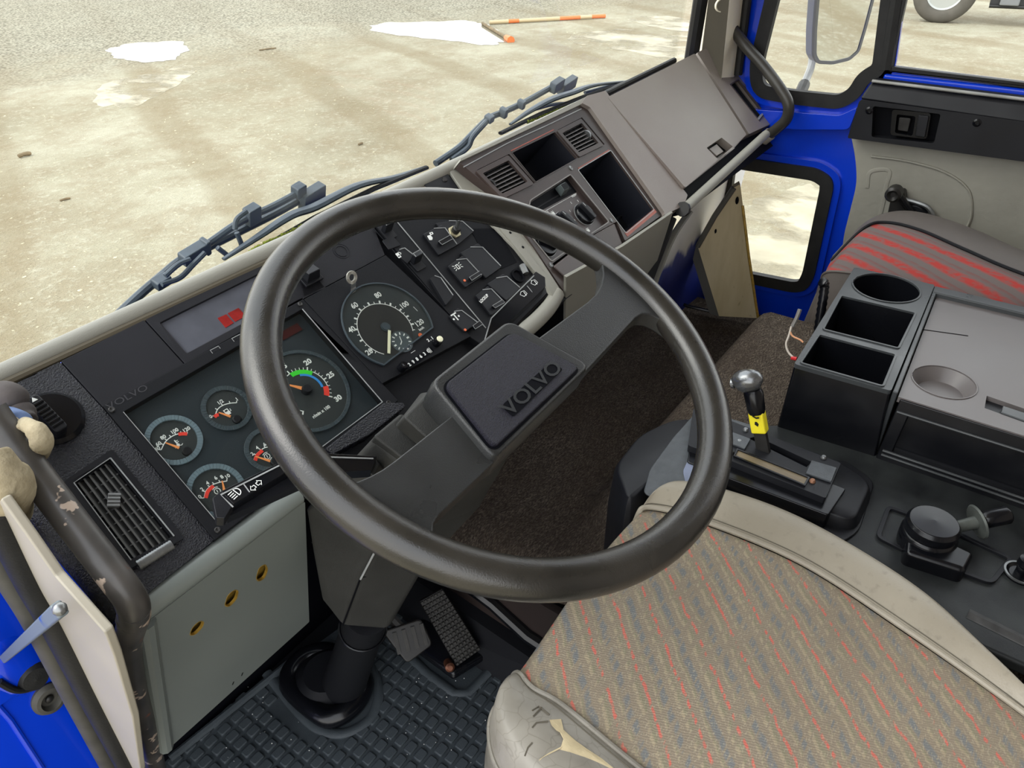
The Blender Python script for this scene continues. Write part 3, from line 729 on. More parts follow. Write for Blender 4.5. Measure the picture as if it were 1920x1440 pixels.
# ---- light switch (rotary) on the crinkled panel
F = DP.at(98, 786, 0)
sw = TH('rotary_light_switch', 'black rotary light switch with ribbed grip beside the work glove', 'switch', F.o)
mb = MB(); mb.lathe(F, [(0.031, 0), (0.031, 0.003), (0.027, 0.007), (0.0, 0.008)], 36); OB('dial', mb, BLKG, sw)
mb = MB(); F2 = F.sub(-0.006, 0, 0.006, radians(4)); mb.plate(F2, rnd([(-.007, -.024), (.007, -.024), (.007, .024), (-.007, .024)], .005), 0, 0.018); gp = OB('grip', mb, BLK, sw, bev=0.002)
for k in range(7):
    mb = MB(); mb.box(F2, -.0062, .0062, -.018 + k * .005, -.0155 + k * .005, .0175, .0195); OB('rib', mb, BLKG, gp, bev=0.0005)
mb = MB(); mb.plate(F2, [(-.003, .017), (.003, .017), (0, .022)], .018, .0185); OB('pointer', mb, WHITE, gp)

# ---- left air vent
def vent(px, F, label, nslat, along_u, nbar, group, frame_w=0.006, mat=BLK, depth=0.028, wheel=None, slat_mat=None, bar_mat=None):
    q = [V(p) for p in F.qs(px)]            # TL, TR, BR, BL
    c = (q[0] + q[1] + q[2] + q[3]) / 4
    t = TH('air_vent', label, 'air vent', F.w(c.x, c.y), group)
    o = [tuple(p) for p in q]
    mb = MB(); mb.plate(F, rnd(o, 0.004), -0.004, 0.003, [rnd(inset(o, frame_w), 0.003)]); OB('frame', mb, mat, t, bev=0.0012)
    mb = MB(); mb.plate(F, rnd(inset(o, frame_w), 0.003), -depth - 0.004, -depth); OB('duct', mb, DEEP, t)
    mb = MB(); mb.plate(F, rnd(inset(o, frame_w - 0.0005), 0.003), -depth, -0.002, [rnd(inset(o, frame_w + 0.0012), 0.003)]); OB('duct_wall', mb, BLKM, t)
    i = [V(p) for p in inset(o, frame_w + 0.001)]
    def bi(s, r): return (i[0] * (1 - s) + i[1] * s) * (1 - r) + (i[3] * (1 - s) + i[2] * s) * r
    for k in range(nslat):
        s = (k + 0.7) / (nslat + 0.4)
        a, b_ = (bi(0.0, s), bi(1.0, s)) if along_u else (bi(s, 0.0), bi(s, 1.0))
        tdir = (b_ - a).normalized(); nn = V((-tdir.y, tdir.x)) * 0.0055
        mb = MB(); mb.hexa([F.w(*(a + nn * 1.2), -0.012), F.w(*(b_ + nn * 1.2), -0.012), F.w(*(b_ + nn * .95), -0.013), F.w(*(a + nn * .95), -0.013),
                            F.w(*(a - nn * .1), -0.001), F.w(*(b_ - nn * .1), -0.001), F.w(*(b_ - nn * .42), -0.001), F.w(*(a - nn * .42), -0.001)])
        OB('slat', mb, slat_mat or BLK, t)
    for k in range(nbar):
        s = (k + 1) / (nbar + 1)
        a, b_ = (bi(s, 0.0), bi(s, 1.0)) if along_u else (bi(0.0, s), bi(1.0, s))
        mb = MB(); tdir = (b_ - a).normalized(); nn = V((-tdir.y, tdir.x)) * 0.0007
        mb.hexa([F.w(*(a - nn), -0.026), F.w(*(b_ - nn), -0.026), F.w(*(b_ + nn), -0.026), F.w(*(a + nn), -0.026), F.w(*(a - nn), -0.006), F.w(*(b_ - nn), -0.006), F.w(*(b_ + nn), -0.006), F.w(*(a + nn), -0.006)])
        OB('vane', mb, bar_mat or BLK, t)
    return t, bi
VEDGE = M('vent_slat_plastic', lin(92, 93, 92), 0.35)
vt, bi = vent(vent_px, DP, 'black louvred air vent on the crinkled panel, beside the chipped grab bar', 6, False, 6, None, 0.008, BLK, slat_mat=VEDGE, bar_mat=VEDGE)
w_ = inset(DP.qs(vent_px), .0075); mb = MB(); mb.strip(DP, [w_[3], w_[0], w_[1]], .0010, .003, .0038); mb.strip(DP, [w_[1], w_[2]], .0014, .003, .0040); OB('frame_edge', mb, EDGE, vt)  # highlight along the frame's inner edge painted as light strips
mb = MB(); F = DP.at(213, 940, -0.002, radians(52)); mb.box(F, -.008, .008, -.006, .006, 0, .006)
kn = OB('knob', mb, VEDGE, vt, bev=0.001)
for k in range(4):
    mb = MB(); mb.box(F, -.007 + k * .004, -.0055 + k * .004, -.006, .006, .006, .0072); OB('rib', mb, EDGE, kn)
# thumb wheel at the lower end of the vent
F = DP.at(285, 1041, 0.001, radians(0)); mb = MB()
a, b_ = DP.q(258, 1060), DP.q(322, 1020)
mb.tube([DP.w(*a, -0.002), DP.w(*b_, -0.002)], 0.0064, 14); tw_ = OB('thumb_wheel', mb, STEEL, vt)
for k in range(14):
    p = V(a).lerp(V(b_), (k + .5) / 14); mb = MB(); mb.tube([DP.w(p.x - .0006, p.y, -0.002), DP.w(p.x + .0006, p.y, -0.002)], 0.0068, 12); OB('tooth', mb, STEEL, tw_)

# ================================================================== instrument cluster
cl = TH('instrument_cluster', 'instrument cluster with rev counter and four small round gauges', 'gauge cluster', DP.w(0.40, 0.10))
win = [(231, 774), (566, 581), (716, 755), (409, 983)]
part('cluster_frame', DP, [(193, 764), (568, 562), (746, 752), (402, 1014)], -0.012, 0.002, BLKM, cl, holes=[(win, 0.003)], bev=0.001)
part('face_plate', DP, win, -0.014, -0.010, CLUST, cl, bev=0)
mb = MB(); w4 = DP.qs(win); mb.strip(DP, [w4[1], w4[2]], 0.0012, 0.002, 0.0028); mb.strip(DP, [w4[2], w4[3]], 0.0011, 0.002, 0.0028); mb.strip(DP, [w4[3], w4[0]], 0.0007, 0.002, 0.0026); OB('frame_edge', mb, EDGE, cl)
for x, y in ((209, 770), (407, 995), (727, 757), (562, 572)): screw(DP, x, y, cl, 0.002, 0.0036)
mb = MB(); mb.text(DP.at(239, 746), 'VOLVO', 0.011, 0.0023, sx=1.35); OB('lettering', mb, M('embossed_lettering', lin(62, 62, 66), 0.35), cl)
# red lamp window and small triangle
part('red_window', DP, [(528, 618), (560, 600), (570, 612), (534, 632)], -0.010, -0.008, M('dark_red_window', lin(66, 26, 28), 0.25), cl, bev=0)
part('tell_tale', DP, [(516, 642), (521, 638), (522, 642)], -0.010, -0.0095, RED, cl, bev=0)

FACE = -0.0095
def small_gauge(label, center, r, arc_px, ticks_n, texts, red=None, needle=None, nmat=ORANGE, pivot=None, sym=None, halo=HALO, side_label=''):
    c = DP.q(*center)
    g = MB(); g.arc(DP, c, r * 0.86, r * 1.08, 0, 360, FACE, FACE + 0.003, 48); o = OB('gauge', g, halo, cl, bev=0.0006, label=label)
    mb = MB(); mb.plate(DP, circ(c, r * 0.865, 48), FACE, FACE + 0.0006); OB('dial', mb, DIAL, o)
    hh = FACE + 0.0008
    pts = [tuple(p[:2]) for p in cat([(*DP.q(*p), 0) for p in arc_px], 6)]
    mb = MB(); mb.strip(DP, pts, 0.0011, hh, hh + 0.0002)
    pv = V(DP.q(*pivot))
    m = len(pts)
    for k in range(ticks_n):
        p = V(pts[min(m - 1, round(k * (m - 1) / (ticks_n - 1)))]); d = (p - pv).normalized()
        mb.strip(DP, [tuple(p), tuple(p + d * 0.003)], 0.0010, hh, hh + 0.0002)
    OB('scale', mb, WHITE, o)
    mb = MB()
    for t, p in texts: mb.text(DP, t, 0.0062, hh + 0.0002, c=DP.q(*p), bold=0.0002)
    OB('numerals', mb, WHITE, o)
    if red:
        mb = MB(); mb.strip(DP, [tuple(p[:2]) for p in cat([(*DP.q(*p), 0) for p in red], 5)], 0.0042, hh + 0.0002, hh + 0.0005); OB('red_zone', mb, RED, o)
    a = V(DP.q(*needle[0])); b2 = V(DP.q(*needle[1])); d = (b2 - a).normalized(); nn = V((-d.y, d.x))
    mb = MB(); mb.plate(DP, [tuple(a + nn * .0006), tuple(a - nn * .0006), tuple(b2 - nn * .0016), tuple(b2 + nn * .0016)][::-1], hh + .0012, hh + .0020); OB('needle', mb, nmat, o)
    mb = MB(); mb.lathe(DP, [(0.0052, FACE), (0.0052, FACE + .004), (0.004, FACE + .005), (0, FACE + .005)], 18, tuple(pv)); OB('hub', mb, BLK, o)
    if sym:
        mb = MB(); sym(mb, DP.at(*sym_px), hh + .0003); OB('symbol', mb, WHITE, o)
    return o
def z1(x, y): return (x / 4, 480 + y / 4)
def z2(x, y): return (x / 4, 780 + y / 4)
def z4(x, y): return (380 + x / 3.79, 620 + y / 3.79)
def s_fuel(mb, F, h):
    mb.plate(F, [(-.004, -.004), (.002, -.004), (.002, .004), (-.004, .004)], h, h + .0002, [[(-.0028, .0005), (.0009, .0005), (.0009, .003), (-.0028, .003)]]); mb.strip(F, [(.002, -.001), (.0042, -.001), (.0042, .002)], .0008, h, h + .0002)
def s_temp(mb, F, h):
    mb.strip(F, [(0, -.001), (0, .005)], .0014, h, h + .0002); mb.plate(F, circ((0, -.002), .0018, 12), h, h + .0002)
    for y in (.001, .003): mb.strip(F, [(.0005, y), (.003, y)], .0008, h, h + .0002)
    mb.strip(F, [(-.005, -.004), (-.003, -.0032), (-.001, -.0045), (.001, -.0034), (.003, -.0045), (.005, -.0034)], .0008, h, h + .0002)
def s_brake(mb, F, h):
    mb.arc(F, (0, 0), .0030, .0038, 0, 360, h, h + .0002, 20); mb.arc(F, (0, 0), .0048, .0056, 50, 130, h, h + .0002, 6); mb.arc(F, (0, 0), .0048, .0056, 230, 310, h, h + .0002, 6)
    mb.strip(F, [(-.0005, -.0016), (.0002, .0018)], .0009, h, h + .0002)
sym_px = z2(1335, 185)
small_gauge('coolant temperature gauge, its pointer at sixty', (328, 820), 0.0292, [z2(1215, 232), z2(1245, 175), z2(1290, 135), z2(1345, 112), z2(1412, 112)], 7,
            [('40', z2(1186, 224)), ('60', z2(1196, 188)), ('80', z2(1231, 138)), ('100', z2(1316, 92)), ('120', z2(1406, 80))],
            [z2(1345, 116), z2(1380, 112), z2(1412, 114)], [z2(1246, 182), z2(1350, 222)], pivot=(352, 842), sym=s_temp)
sym_px = z1(1718, 1145)
small_gauge('fuel gauge, its pointer near empty', (428, 760), 0.0280, [z1(1622, 1180), z1(1640, 1130), z1(1680, 1098), z1(1735, 1082), z1(1785, 1078)], 5,
            [('0', z1(1590, 1183)), ('1/2', z1(1662, 1074)), ('1', z1(1787, 1052))], [z1(1618, 1186), z1(1634, 1172), z1(1650, 1170)], [z1(1648, 1155), z1(1738, 1186)], pivot=(446, 782), sym=s_fuel, halo=HALOD)
sym_px = z2(1640, 545)
small_gauge('brake air pressure gauge, its pointer straight up', (408, 915), 0.0305, [z2(1540, 595), z2(1556, 540), z2(1600, 500), z2(1650, 480), z2(1712, 468)], 6,
            [('0', z2(1508, 588)), ('2', z2(1525, 532)), ('4', z2(1566, 485)), ('6', z2(1628, 446)), ('8', z2(1674, 438)), ('10', z2(1716, 434))],
            [z2(1552, 596), z2(1570, 545), z2(1610, 505)], [z2(1674, 470), z2(1694, 558)], pivot=(428, 925), sym=s_brake)
sym_px = z4(470, 875)
small_gauge('second brake air pressure gauge, partly behind the steering wheel rim', (507, 838), 0.0272, [z4(372, 905), z4(390, 862), z4(425, 830), z4(455, 812), z4(500, 805)], 5,
            [('0', z4(346, 902)), ('2', z4(364, 858)), ('4', z4(399, 814)), ('6', z4(452, 790)), ('8', z4(508, 780)), ('2', z4(514, 856))],
            [z4(384, 905), z4(398, 868), z4(436, 832)], [z4(384, 878), z4(490, 912)], pivot=z4(520, 915), sym=s_brake, halo=HALOD)

# rev counter
def lookup(tab, v):
    for (a, x), (b_, y) in zip(tab, tab[1:]):
        if v <= b_: return x + (y - x) * (v - a) / (b_ - a)
    return tab[-1][1]
TC = DP.q(577, 727)
TT = [(0, 223.4), (5, 181), (10, 139), (15, 94), (20, 47), (25, 0), (30, -48)]
g = MB(); g.arc(DP, TC, 0.055, 0.0600, 0, 360, FACE, FACE + .003, 64); tach = OB('gauge', g, HALOD, cl, bev=0.0006, label='large rev counter behind the steering wheel rim, pointer near twelve')
mb = MB(); mb.plate(DP, circ(TC, 0.0552, 64), FACE, FACE + .0006); OB('dial', mb, DIAL, tach)
hh = FACE + .0008; R0 = 0.0300
mb = MB()
for a, b_ in ((0, 15), (21.5, 27.5)): mb.arc(DP, TC, R0, R0 + .0012, lookup(TT, a), lookup(TT, b_), hh, hh + .0002, 20)
for k in range(31):
    a = radians(lookup(TT, k)); L_ = .0055 if k % 5 == 0 else .0042
    mb.strip(DP, [(TC[0] + R0 * cos(a), TC[1] + R0 * sin(a)), (TC[0] + (R0 + L_) * cos(a), TC[1] + (R0 + L_) * sin(a))], .0017 if k % 5 == 0 else .0009, hh, hh + .0002)
OB('scale', mb, WHITE, tach)
mb = MB()
for k in (0, 5, 10, 15, 20, 25, 30):
    a = radians(lookup(TT, k)); rr = .0432
    mb.text(DP, str(k), .0098, hh + .0002, c=(TC[0] + rr * cos(a), TC[1] + rr * sin(a)), bold=.0004, sx=1.1)
mb.text(DP, 'r/min x 100', .0062, hh + .0002, c=DP.q(606, 767), bold=.0002)
OB('numerals', mb, WHITE, tach)
for nm, m_, a, b_, r0, r1 in (('green_zone', GREEN, 15, 21.5, R0 - .0055, R0 + .0008), ('red_zone', RED, 27, 30.2, R0 - .0062, R0 + .001), ('blue_zone', BLUEP, 17.5, 27, R0 - .0085, R0 - .0052)):
    mb = MB(); mb.arc(DP, TC, r0, r1, lookup(TT, a), lookup(TT, b_), hh + .0002, hh + .0005, 20); OB(nm, mb, m_, tach)
d = V(DP.q(530, 715)) - V(TC); L_ = d.length; d.normalize(); nn = V((-d.y, d.x)); c = V(TC)
mb = MB(); mb.plate(DP, [tuple(c + d * L_), tuple(c + nn * .0024 + d * .006), tuple(c - nn * .0024 + d * .006)], hh + .003, hh + .004); OB('needle', mb, ORANGE, tach)
mb = MB(); mb.lathe(DP, [(.0068, FACE), (.0068, FACE + .007), (.0055, FACE + .009), (0, FACE + .009)], 24, TC); OB('hub', mb, BLK, tach)
part('glass_cover', DP, win, -0.0008, 0.0002, GLSC, cl, bev=0)

# ================================================================== tachograph
tg = TH('tachograph', 'black tachograph with a white numbered speed dial and odometer', 'speedometer', DP.w(0.63, 0.11))
part('housing', DP, [(569, 563), (722, 480), (882, 632), (716, 721)], -0.014, 0.003, BLKM, tg, bev=0.001)
SC, SR = (0.6259, 0.1149), 0.0707
ch = [DP.q(718.5, 685.6), DP.q(813, 618)]
a0 = atan2(ch[0][1] - SC[1], ch[0][0] - SC[0]); a1 = atan2(ch[1][1] - SC[1], ch[1][0] - SC[0])
if a0 < a1: a0 += 2 * pi
arcp = lambda r, dr=0: [(SC[0] + r * cos(a1 + (a0 - a1) * k / 48), SC[1] + r * sin(a1 + (a0 - a1) * k / 48)) for k in range(49)]
mb = MB(); mb.plate(DP, arcp(SR), 0.003, 0.006, [inset(arcp(SR), .0022)]); OB('bezel', mb, HALOD, tg, bev=.0006)
mb = MB(); mb.plate(DP, inset(arcp(SR), .002), 0.003, 0.0036); OB('dial', mb, M('speed_dial', lin(40, 47, 50), 0.45), tg)
IC, IR = (0.6164, 0.1114), 0.0424
mb = MB(); mb.plate(DP, circ(IC, IR, 48), .0036, .0040); OB('inner_disc', mb, M('inner_speed_disc', lin(30, 31, 32), 0.5), tg)
hh = .0042
ST_ = [(0, 236), (20, 199.3), (40, 153.3), (60, 107), (80, 59.2), (100, 15.5), (120, -20.8), (125, -33)]
PV = DP.q(721, 618)
mb = MB(); mb.arc(DP, IC, IR - .0004, IR + .0007, 224, -34, hh, hh + .0002, 44)
for k in range(15, 126, 5):
    a = radians(lookup(ST_, k)); big = k % 10 == 0
    # ticks leave the ring radially
    s, r = V(PV), V((cos(a), sin(a)))
    t = (V(IC) - s).dot(r) + sqrt(max(0, IR ** 2 - (V(IC) - s).length ** 2 + (V(IC) - s).dot(r) ** 2))
    mb.strip(DP, [tuple(s + r * t), tuple(s + r * (t + (.0052 if big else .0038)))], .0026 if big else .0011, hh, hh + .0002)
OB('scale', mb, WHITE, tg)
mb = MB()
for t, p in (('20', (690.4, 662.7)), ('40', (658, 621)), ('60', (663, 576)), ('80', (707, 556.5)), ('100', (756, 575)), ('120', (784, 608.5))): mb.text(DP, t, .0112, hh + .0002, c=DP.q(*p), bold=.0003)
mb.text(DP, 'km/h', .0052, hh + .0002, c=DP.q(788, 619), bold=.0002)
OB('numerals', mb, WHITE, tg)
mb = MB(); c = DP.q(751, 643)
mb.plate(DP, circ(c, .0175, 28), .0036, hh); OB('clock_disc', mb, M('clock_disc_grey', lin(70, 80, 84), 0.5), tg)
mb = MB()
for k in range(12):
    a = k * pi / 6; mb.strip(DP, [(c[0] + .011 * cos(a), c[1] + .011 * sin(a)), (c[0] + .0150 * cos(a), c[1] + .0150 * sin(a))], .0016 if k % 3 else .0026, hh + .0001, hh + .0004)
mb.strip(DP, [c, (c[0] + .003, c[1] + .008)], .0010, hh + .0002, hh + .0005); mb.strip(DP, [c, (c[0] - .005, c[1] - .003)], .0014, hh + .0002, hh + .0005)
OB('clock_marks', mb, WHITE, tg)
mb = MB(); mb.arc(DP, DP.q(721, 616), .0056, .0074, 0, 360, hh, hh + .0012, 24); mb.plate(DP, circ(DP.q(721, 616), .0058, 20), hh, hh + .0022); OB('pivot', mb, HALOD, tg)
mb = MB(); n0, n1 = V(DP.q(727.5, 623)), V(DP.q(726.5, 666)); mb.strip(DP, [tuple(n0), tuple(n1)], .0042, hh + .001, hh + .0018); OB('needle', mb, CREAM, tg)
mb = MB(); mb.plate(DP, circ(DP.q(786, 631), .0034, 16), hh, hh + .0006); OB('lamp', mb, M('amber_lamp', lin(226, 112, 70), 0.3), tg)
mb = MB(); mb.strip(DP, [DP.q(773, 578), DP.q(781, 586)], .0007, hh, hh + .0002); OB('mark', mb, WHITE, tg)
mb = MB(); mb.plate(DP, inset(arcp(SR), .0024), .0062, .0068); OB('glass', mb, GLSC, tg)
# odometer drum window, digits, knobs
part('odometer_window', DP, [(754, 690), (805, 652), (812, 660), (766, 694)], .003, .0036, DEEP, tg, bev=0)
mb = MB()
digs = '298630'
A_, B_ = V(DP.q(766, 686)), V(DP.q(801, 661))
for k, ch_ in enumerate(digs): mb.text(DP, ch_, .0072, .0040, c=tuple(A_.lerp(B_, k / 5)), bold=.0003, ang=atan2((B_ - A_).y, (B_ - A_).x))
OB('odometer_digits', mb, WHITE, tg)
mb = MB(); F = DP.at(805.5, 657, .0036); mb.box(F, -.0022, .0022, -.004, .004, 0, .0006); dr = OB('decimal_drum', mb, WHITE, tg)
mb = MB()
for k in range(4): mb.box(F, -.0022, .0022, -.0034 + k * .002, -.0026 + k * .002, .0006, .0008)
OB('drum_mark', mb, BLK, dr)
mb = MB(); mb.text(DP, '2 . 1', .0068, .0034, c=DP.q(805, 638), bold=.0003, ang=radians(-2)); mb.strip(DP, [DP.q(769, 664), DP.q(777, 659)], .0006, .003, .0033); OB('print', mb, WHITE, tg)
for nm, (x, y), top in (('left_lock', (751, 693), BLKG), ('switch_knob', (816, 646), BLKG)):
    mb = MB(); mb.lathe(DP, [(.0066, .003), (.0066, .012), (.0054, .015), (.003, .0152), (0, .014)], 20, DP.q(x, y)); k_ = OB('knob', mb, top, tg)
mb = MB(); mb.lathe(DP, [(.0050, .0151), (.0046, .0165), (0, .017)], 18, DP.q(817, 645)); OB('knob_cap', mb, CREAM, k_, label='cream cap of the knob')

# metal eyelet pushed in above the speed dial
F = DP.at(663, 547, .003)
ey = TH('metal_eyelet', 'small bright metal ring tab sticking up above the speed dial', 'ring', F.o)
E2 = Fr(F.w(0.003, 0.012, 0.012), F.u, (F.v * 0.75 + F.n * 0.66).normalized())
mb = MB(); mb.arc(E2, (0, 0.004), .0048, .0098, 0, 360, -.0012, .0012, 28); OB('ring', mb, METAL, ey, bev=.0004)
mb = MB(); mb.hexa([F.w(-.006, -.002, 0), F.w(.004, -.002, 0), F.w(.004, .001, 0), F.w(-.006, .001, 0), E2.w(-.005, -.006, -.001), E2.w(.005, -.006, -.001), E2.w(.005, -.005, .001), E2.w(-.005, -.005, .001)]); OB('stem', mb, STEEL, ey, bev=.0008)

# ================================================================== switch bank
sb = TH('switch_bank', 'black switch bank between the tachograph and the centre fascia', 'switch panel', DP.w(0.80, 0.13))
part('bank_plate', DP, [(686, 404), (800, 342), (842, 322), (875, 380), (1040, 545), (905, 648), (880, 632)], -0.02, 0.001, BLKM, sb, r=0.004, bev=0.001)
mb = MB()
mb.strip(DP, [DP.q(744, 417), DP.q(910, 616)], .0012, .001, .0022); OB('divider_ridge', mb, EDGE, sb)
mb = MB(); mb.strip(DP, [DP.q(700, 430), DP.q(880, 632)], .0010, .001, .0020); OB('divider_ridge', mb, BLK, sb)
def z5(x, y): return (480 + x / 4.8, 420 + y / 4.8)
def z6(x, y): return (660 + x / 4.8, 380 + y / 4.8)
def slide(x, y, ang=0.0):
    F = DP.at(x, y, 0)
    mb = MB(); mb.plate(F, rnd([(-.011, -.018), (.009, -.018), (.009, .010), (-.011, .010)], .002), .001, .003); o = OB('slide_lever', mb, BLK, sb, bev=.0006)
    mb = MB(); mb.hexa([F.w(-.008, -.006, .002), F.w(.008, -.006, .002), F.w(.008, .004, .002), F.w(-.008, .004, .002), F.w(-.009, -.002, .020), F.w(.009, -.002, .020), F.w(.009, .006, .017), F.w(-.009, .006, .017)])
    OB('knob', mb, BLK, o, bev=.0014)
    mb = MB(); mb.strip(F, [(-.0085, -.0015), (-.0085, .0055), (.0085, .0055)], .0009, .0192, .0202); OB('knob_edge', mb, EDGE, o)
slide(723, 432); slide(777, 490)
def rocker(px, h=.006, edge=True, slot=None, lampp=None):
    """rocker switch: px = corner list TL,TR,BR,BL"""
    q = DP.qs(px)
    mb = MB(); mb.plate(DP, rnd(q, .002), .001, h); o = OB('rocker_switch', mb, BLK, sb, bev=.0012)
    if edge:
        a, b_ = V(q[1]), V(q[2]); c0 = V(q[0]).lerp(a, .55)
        mb = MB(); mb.strip(DP, [tuple(c0), tuple(a.lerp(b_, .18)), tuple(b_.lerp(a, .04))], .0013, h - .0002, h + .0009); OB('edge', mb, EDGE, o)
    if slot:
        s = DP.qs(slot); mb = MB(); mb.plate(DP, s, h, h + .005); k = OB('button', mb, BLKG, o, bev=.0006)
        mb = MB(); mb.strip(DP, [s[1], s[0], s[3], s[2]], .0007, h + .005, h + .0056); OB('button_edge', mb, EDGE, k)
    if lampp:
        mb = MB(); mb.plate(DP, circ(DP.q(*lampp), .0022, 14), h, h + .0008); OB('lamp', mb, M('amber_lamp', lin(236, 120, 80), 0.3), o)
    return o
Z = lambda L_: [z6(*p) for p in L_]
rocker([z5(1130, 160), z5(1220, 110), z5(1300, 200), z5(1190, 240)][:4], .003, False)
rocker(Z([(630, 300), (800, 215), (935, 400), (770, 490)]), slot=Z([(755, 385), (855, 330), (885, 360), (785, 415)]))
rocker(Z([(690, 700), (760, 660), (900, 860), (830, 940)]), .006)
rocker(Z([(850, 590), (985, 490), (1160, 680), (1010, 780)]), slot=Z([(1030, 705), (1120, 650), (1140, 675), (1050, 735)]), lampp=z6(998, 720))
rocker(Z([(960, 470), (1120, 385), (1330, 600), (1190, 700)]), .007)
rocker(Z([(1100, 850), (1210, 765), (1370, 930), (1240, 1030)]), slot=Z([(1235, 960), (1325, 905), (1350, 930), (1260, 980)]))
rocker(Z([(1200, 750), (1345, 660), (1510, 800), (1370, 900)]), .007)
rocker(Z([(860, 1040), (940, 965), (1120, 1100), (1000, 1180)]), slot=Z([(1060, 1140), (1120, 1095), (1150, 1125), (1080, 1170)]), lampp=z6(1003, 1163))
rocker([z5(1250, 280), z5(1310, 215), z5(1420, 300), z5(1360, 370)], .004)
rocker(Z([(740, 200), (960, 165), (1085, 275), (935, 400)]), .005, True)
# dark deep pocket beside the toggle and the round hole
part('pocket', DP, Z([(1060, 240), (1300, 235), (1480, 540), (1340, 600), (1130, 370)]), .001, .0016, DEEP, sb, bev=0)
mb = MB(); F = DP.at(*z6(1490, 665)); mb.lathe(F, [(.013, .001), (.013, .004), (.010, .004), (.009, .0012), (0, .0012)], 22); OB('round_socket', mb, DEEP, sb)
mb = MB(); F = DP.at(*z6(1545, 620)); mb.tube([F.w(-.004, -.006, .004), F.w(.003, .010, .004)], .006, 10); OB('socket_tube', mb, STEEL, sb)
# toggle switch with hexagonal nut
F = DP.at(*z6(918, 270), .005)
mb = MB(); mb.plate(F, circ((0, 0), .0115, 6), 0, .004); nut = OB('toggle_switch', mb, M('nickel_nut', lin(206, 196, 160), 0.35, metal=0.6), sb, bev=.0008, label='toggle switch with a bright hexagonal nut')
mb = MB(); mb.lathe(F, [(.007, .004), (.007, .012), (.005, .014), (0, .014)], 16); OB('collar', mb, DARKM, nut)
mb = MB(); mb.tube([F.w(0, 0, .010), F.w(-.002, .006, .030)], [.0022, .0038], 10); OB('toggle_lever', mb, STEEL, nut)
# printed symbols
mb = MB(); hp = .0064
def at6(x, y): return DP.at(*z6(x, y))
F = at6(690, 330); mb.plate(F, rnd([(-.006, -.004), (-.001, -.006), (.003, -.003), (.003, .003), (-.004, .004)], .001), hp, hp + .0002); mb.plate(F.sub(.007, .004), rnd([(-.004, -.002), (.003, -.002), (.004, .002), (-.003, .003)], .001), hp, hp + .0002, [circ((0, 0.0003), .0013, 8)])
F = at6(935, 595); mb.plate(F, [(-.003, -.005), (.003, -.005), (.003, .004), (-.003, .004)], hp, hp + .0002, [[(-.0016, -.0035), (.0016, -.0035), (.0016, .0025), (-.0016, .0025)]])
for k in (-1, 0, 1):
    for s in (-1, 1): mb.strip(F, [(s * .005, k * .0028), (s * .009, k * .0048)], .0011, hp, hp + .0002)
mb.text(DP, 'LOCKUP', .0068, hp, c=DP.q(*z6(1172, 882)), bold=.0003, sx=.9, ang=radians(8))
F = at6(410, 485); mb.plate(F, [(-.004, -.005), (.002, -.005), (.002, .004), (-.004, .004)], hp - .002, hp - .0018, [[(-.0028, -.003), (.001, -.003), (.001, -.001), (-.0028, -.001)]]); mb.strip(F, [(.003, .004), (.006, .001), (.004, -.001)], .0012, hp - .002, hp - .0018)
F = at6(915, 1045); mb.strip(F, [(0, -.007), (0, .006)], .0022, hp, hp + .0002); mb.strip(F, [(-.006, .005), (.006, .005)], .0022, hp, hp + .0002)
for s in (-1, 1): mb.plate(F, circ((s * .006, -.002), .0018, 8), hp, hp + .0002)
OB('printed_symbols', mb, WHITE, sb)
# grey bracket strip at the right of the bank
part('bracket_strip', DP, Z([(1310, 245), (1390, 255), (1830, 800), (1825, 860), (1790, 880), (1740, 790)]), 0.0, .008, GREY, sb, r=.002, bev=.0015)
for p in ((1405, 295), (1518, 425)):
    mb = MB(); mb.plate(DP, circ(DP.q(*z6(*p)), .0026, 12), .008, .0083); OB('hole', mb, DEEP, sb)
# grey nose curving below the bank
mb = MB(); mb.tube(cat([DP.w(*DP.q(x, y), -0.004) for x, y in ((1046, 548), (1030, 575), (1000, 606), (950, 645), (905, 676), (850, 715))], 5), .014, 12); OB('grey_nose', mb, GREY, sb)
# dark slot at the top of the bank
part('upper_slot', DP, [(792, 348), (836, 325), (868, 372), (828, 380)], .001, .004, BLK, sb, r=.003)
mb = MB(); mb.lathe(DP, [(.005, .004), (.004, .006), (0, .006)], 12, DP.q(832, 340)); OB('screw', mb, DARKM, sb)
# surround of grey plastic between bank and fascia
part('surround', DP, [(764, 356), (858, 304), (870, 318), (935, 372), (1052, 552), (1040, 548), (880, 384), (838, 322), (790, 346)], -0.02, .006, GREY, dash, bev=.002)
# ================================================================== centre fascia
def z7(x, y): return (840 + x / 4.364, 180 + y / 4.364)
Z7 = lambda L_: [z7(*p) for p in L_]
fa = TH('centre_fascia', 'brown grey centre fascia with two vents, two cubbies and heater knobs', 'fascia', FP.w(1.15, 0.12))
outer = [z7(80, 560), z7(1065, 92), z7(1130, 130), z7(1735, 985), z7(1432, 1198), z7(1365, 1040), z7(1160, 1152), z7(830, 1390), (1062, 512), (1055, 552), (935, 372)]
cub_u = Z7([(505, 480), (858, 308), (1046, 527), (702, 722)]); cub_l = Z7([(1046, 620), (1316, 458), (1672, 945), (1440, 1138)])
hv = Z7([(655, 868), (985, 655), (1302, 1045), (1160, 1140), (830, 1372), (610, 1100)])
vL = Z7([(222, 622), (486, 490), (697, 727), (440, 850)]); vR = Z7([(884, 292), (1082, 190), (1268, 410), (1068, 506)])
part('bezel', FP, outer, -0.012, 0.006, FASC, fa, r=0.004, bev=.002, holes=[(cub_u, .003), (cub_l, .005), (hv, .005), (vL, .002), (vR, .002)])
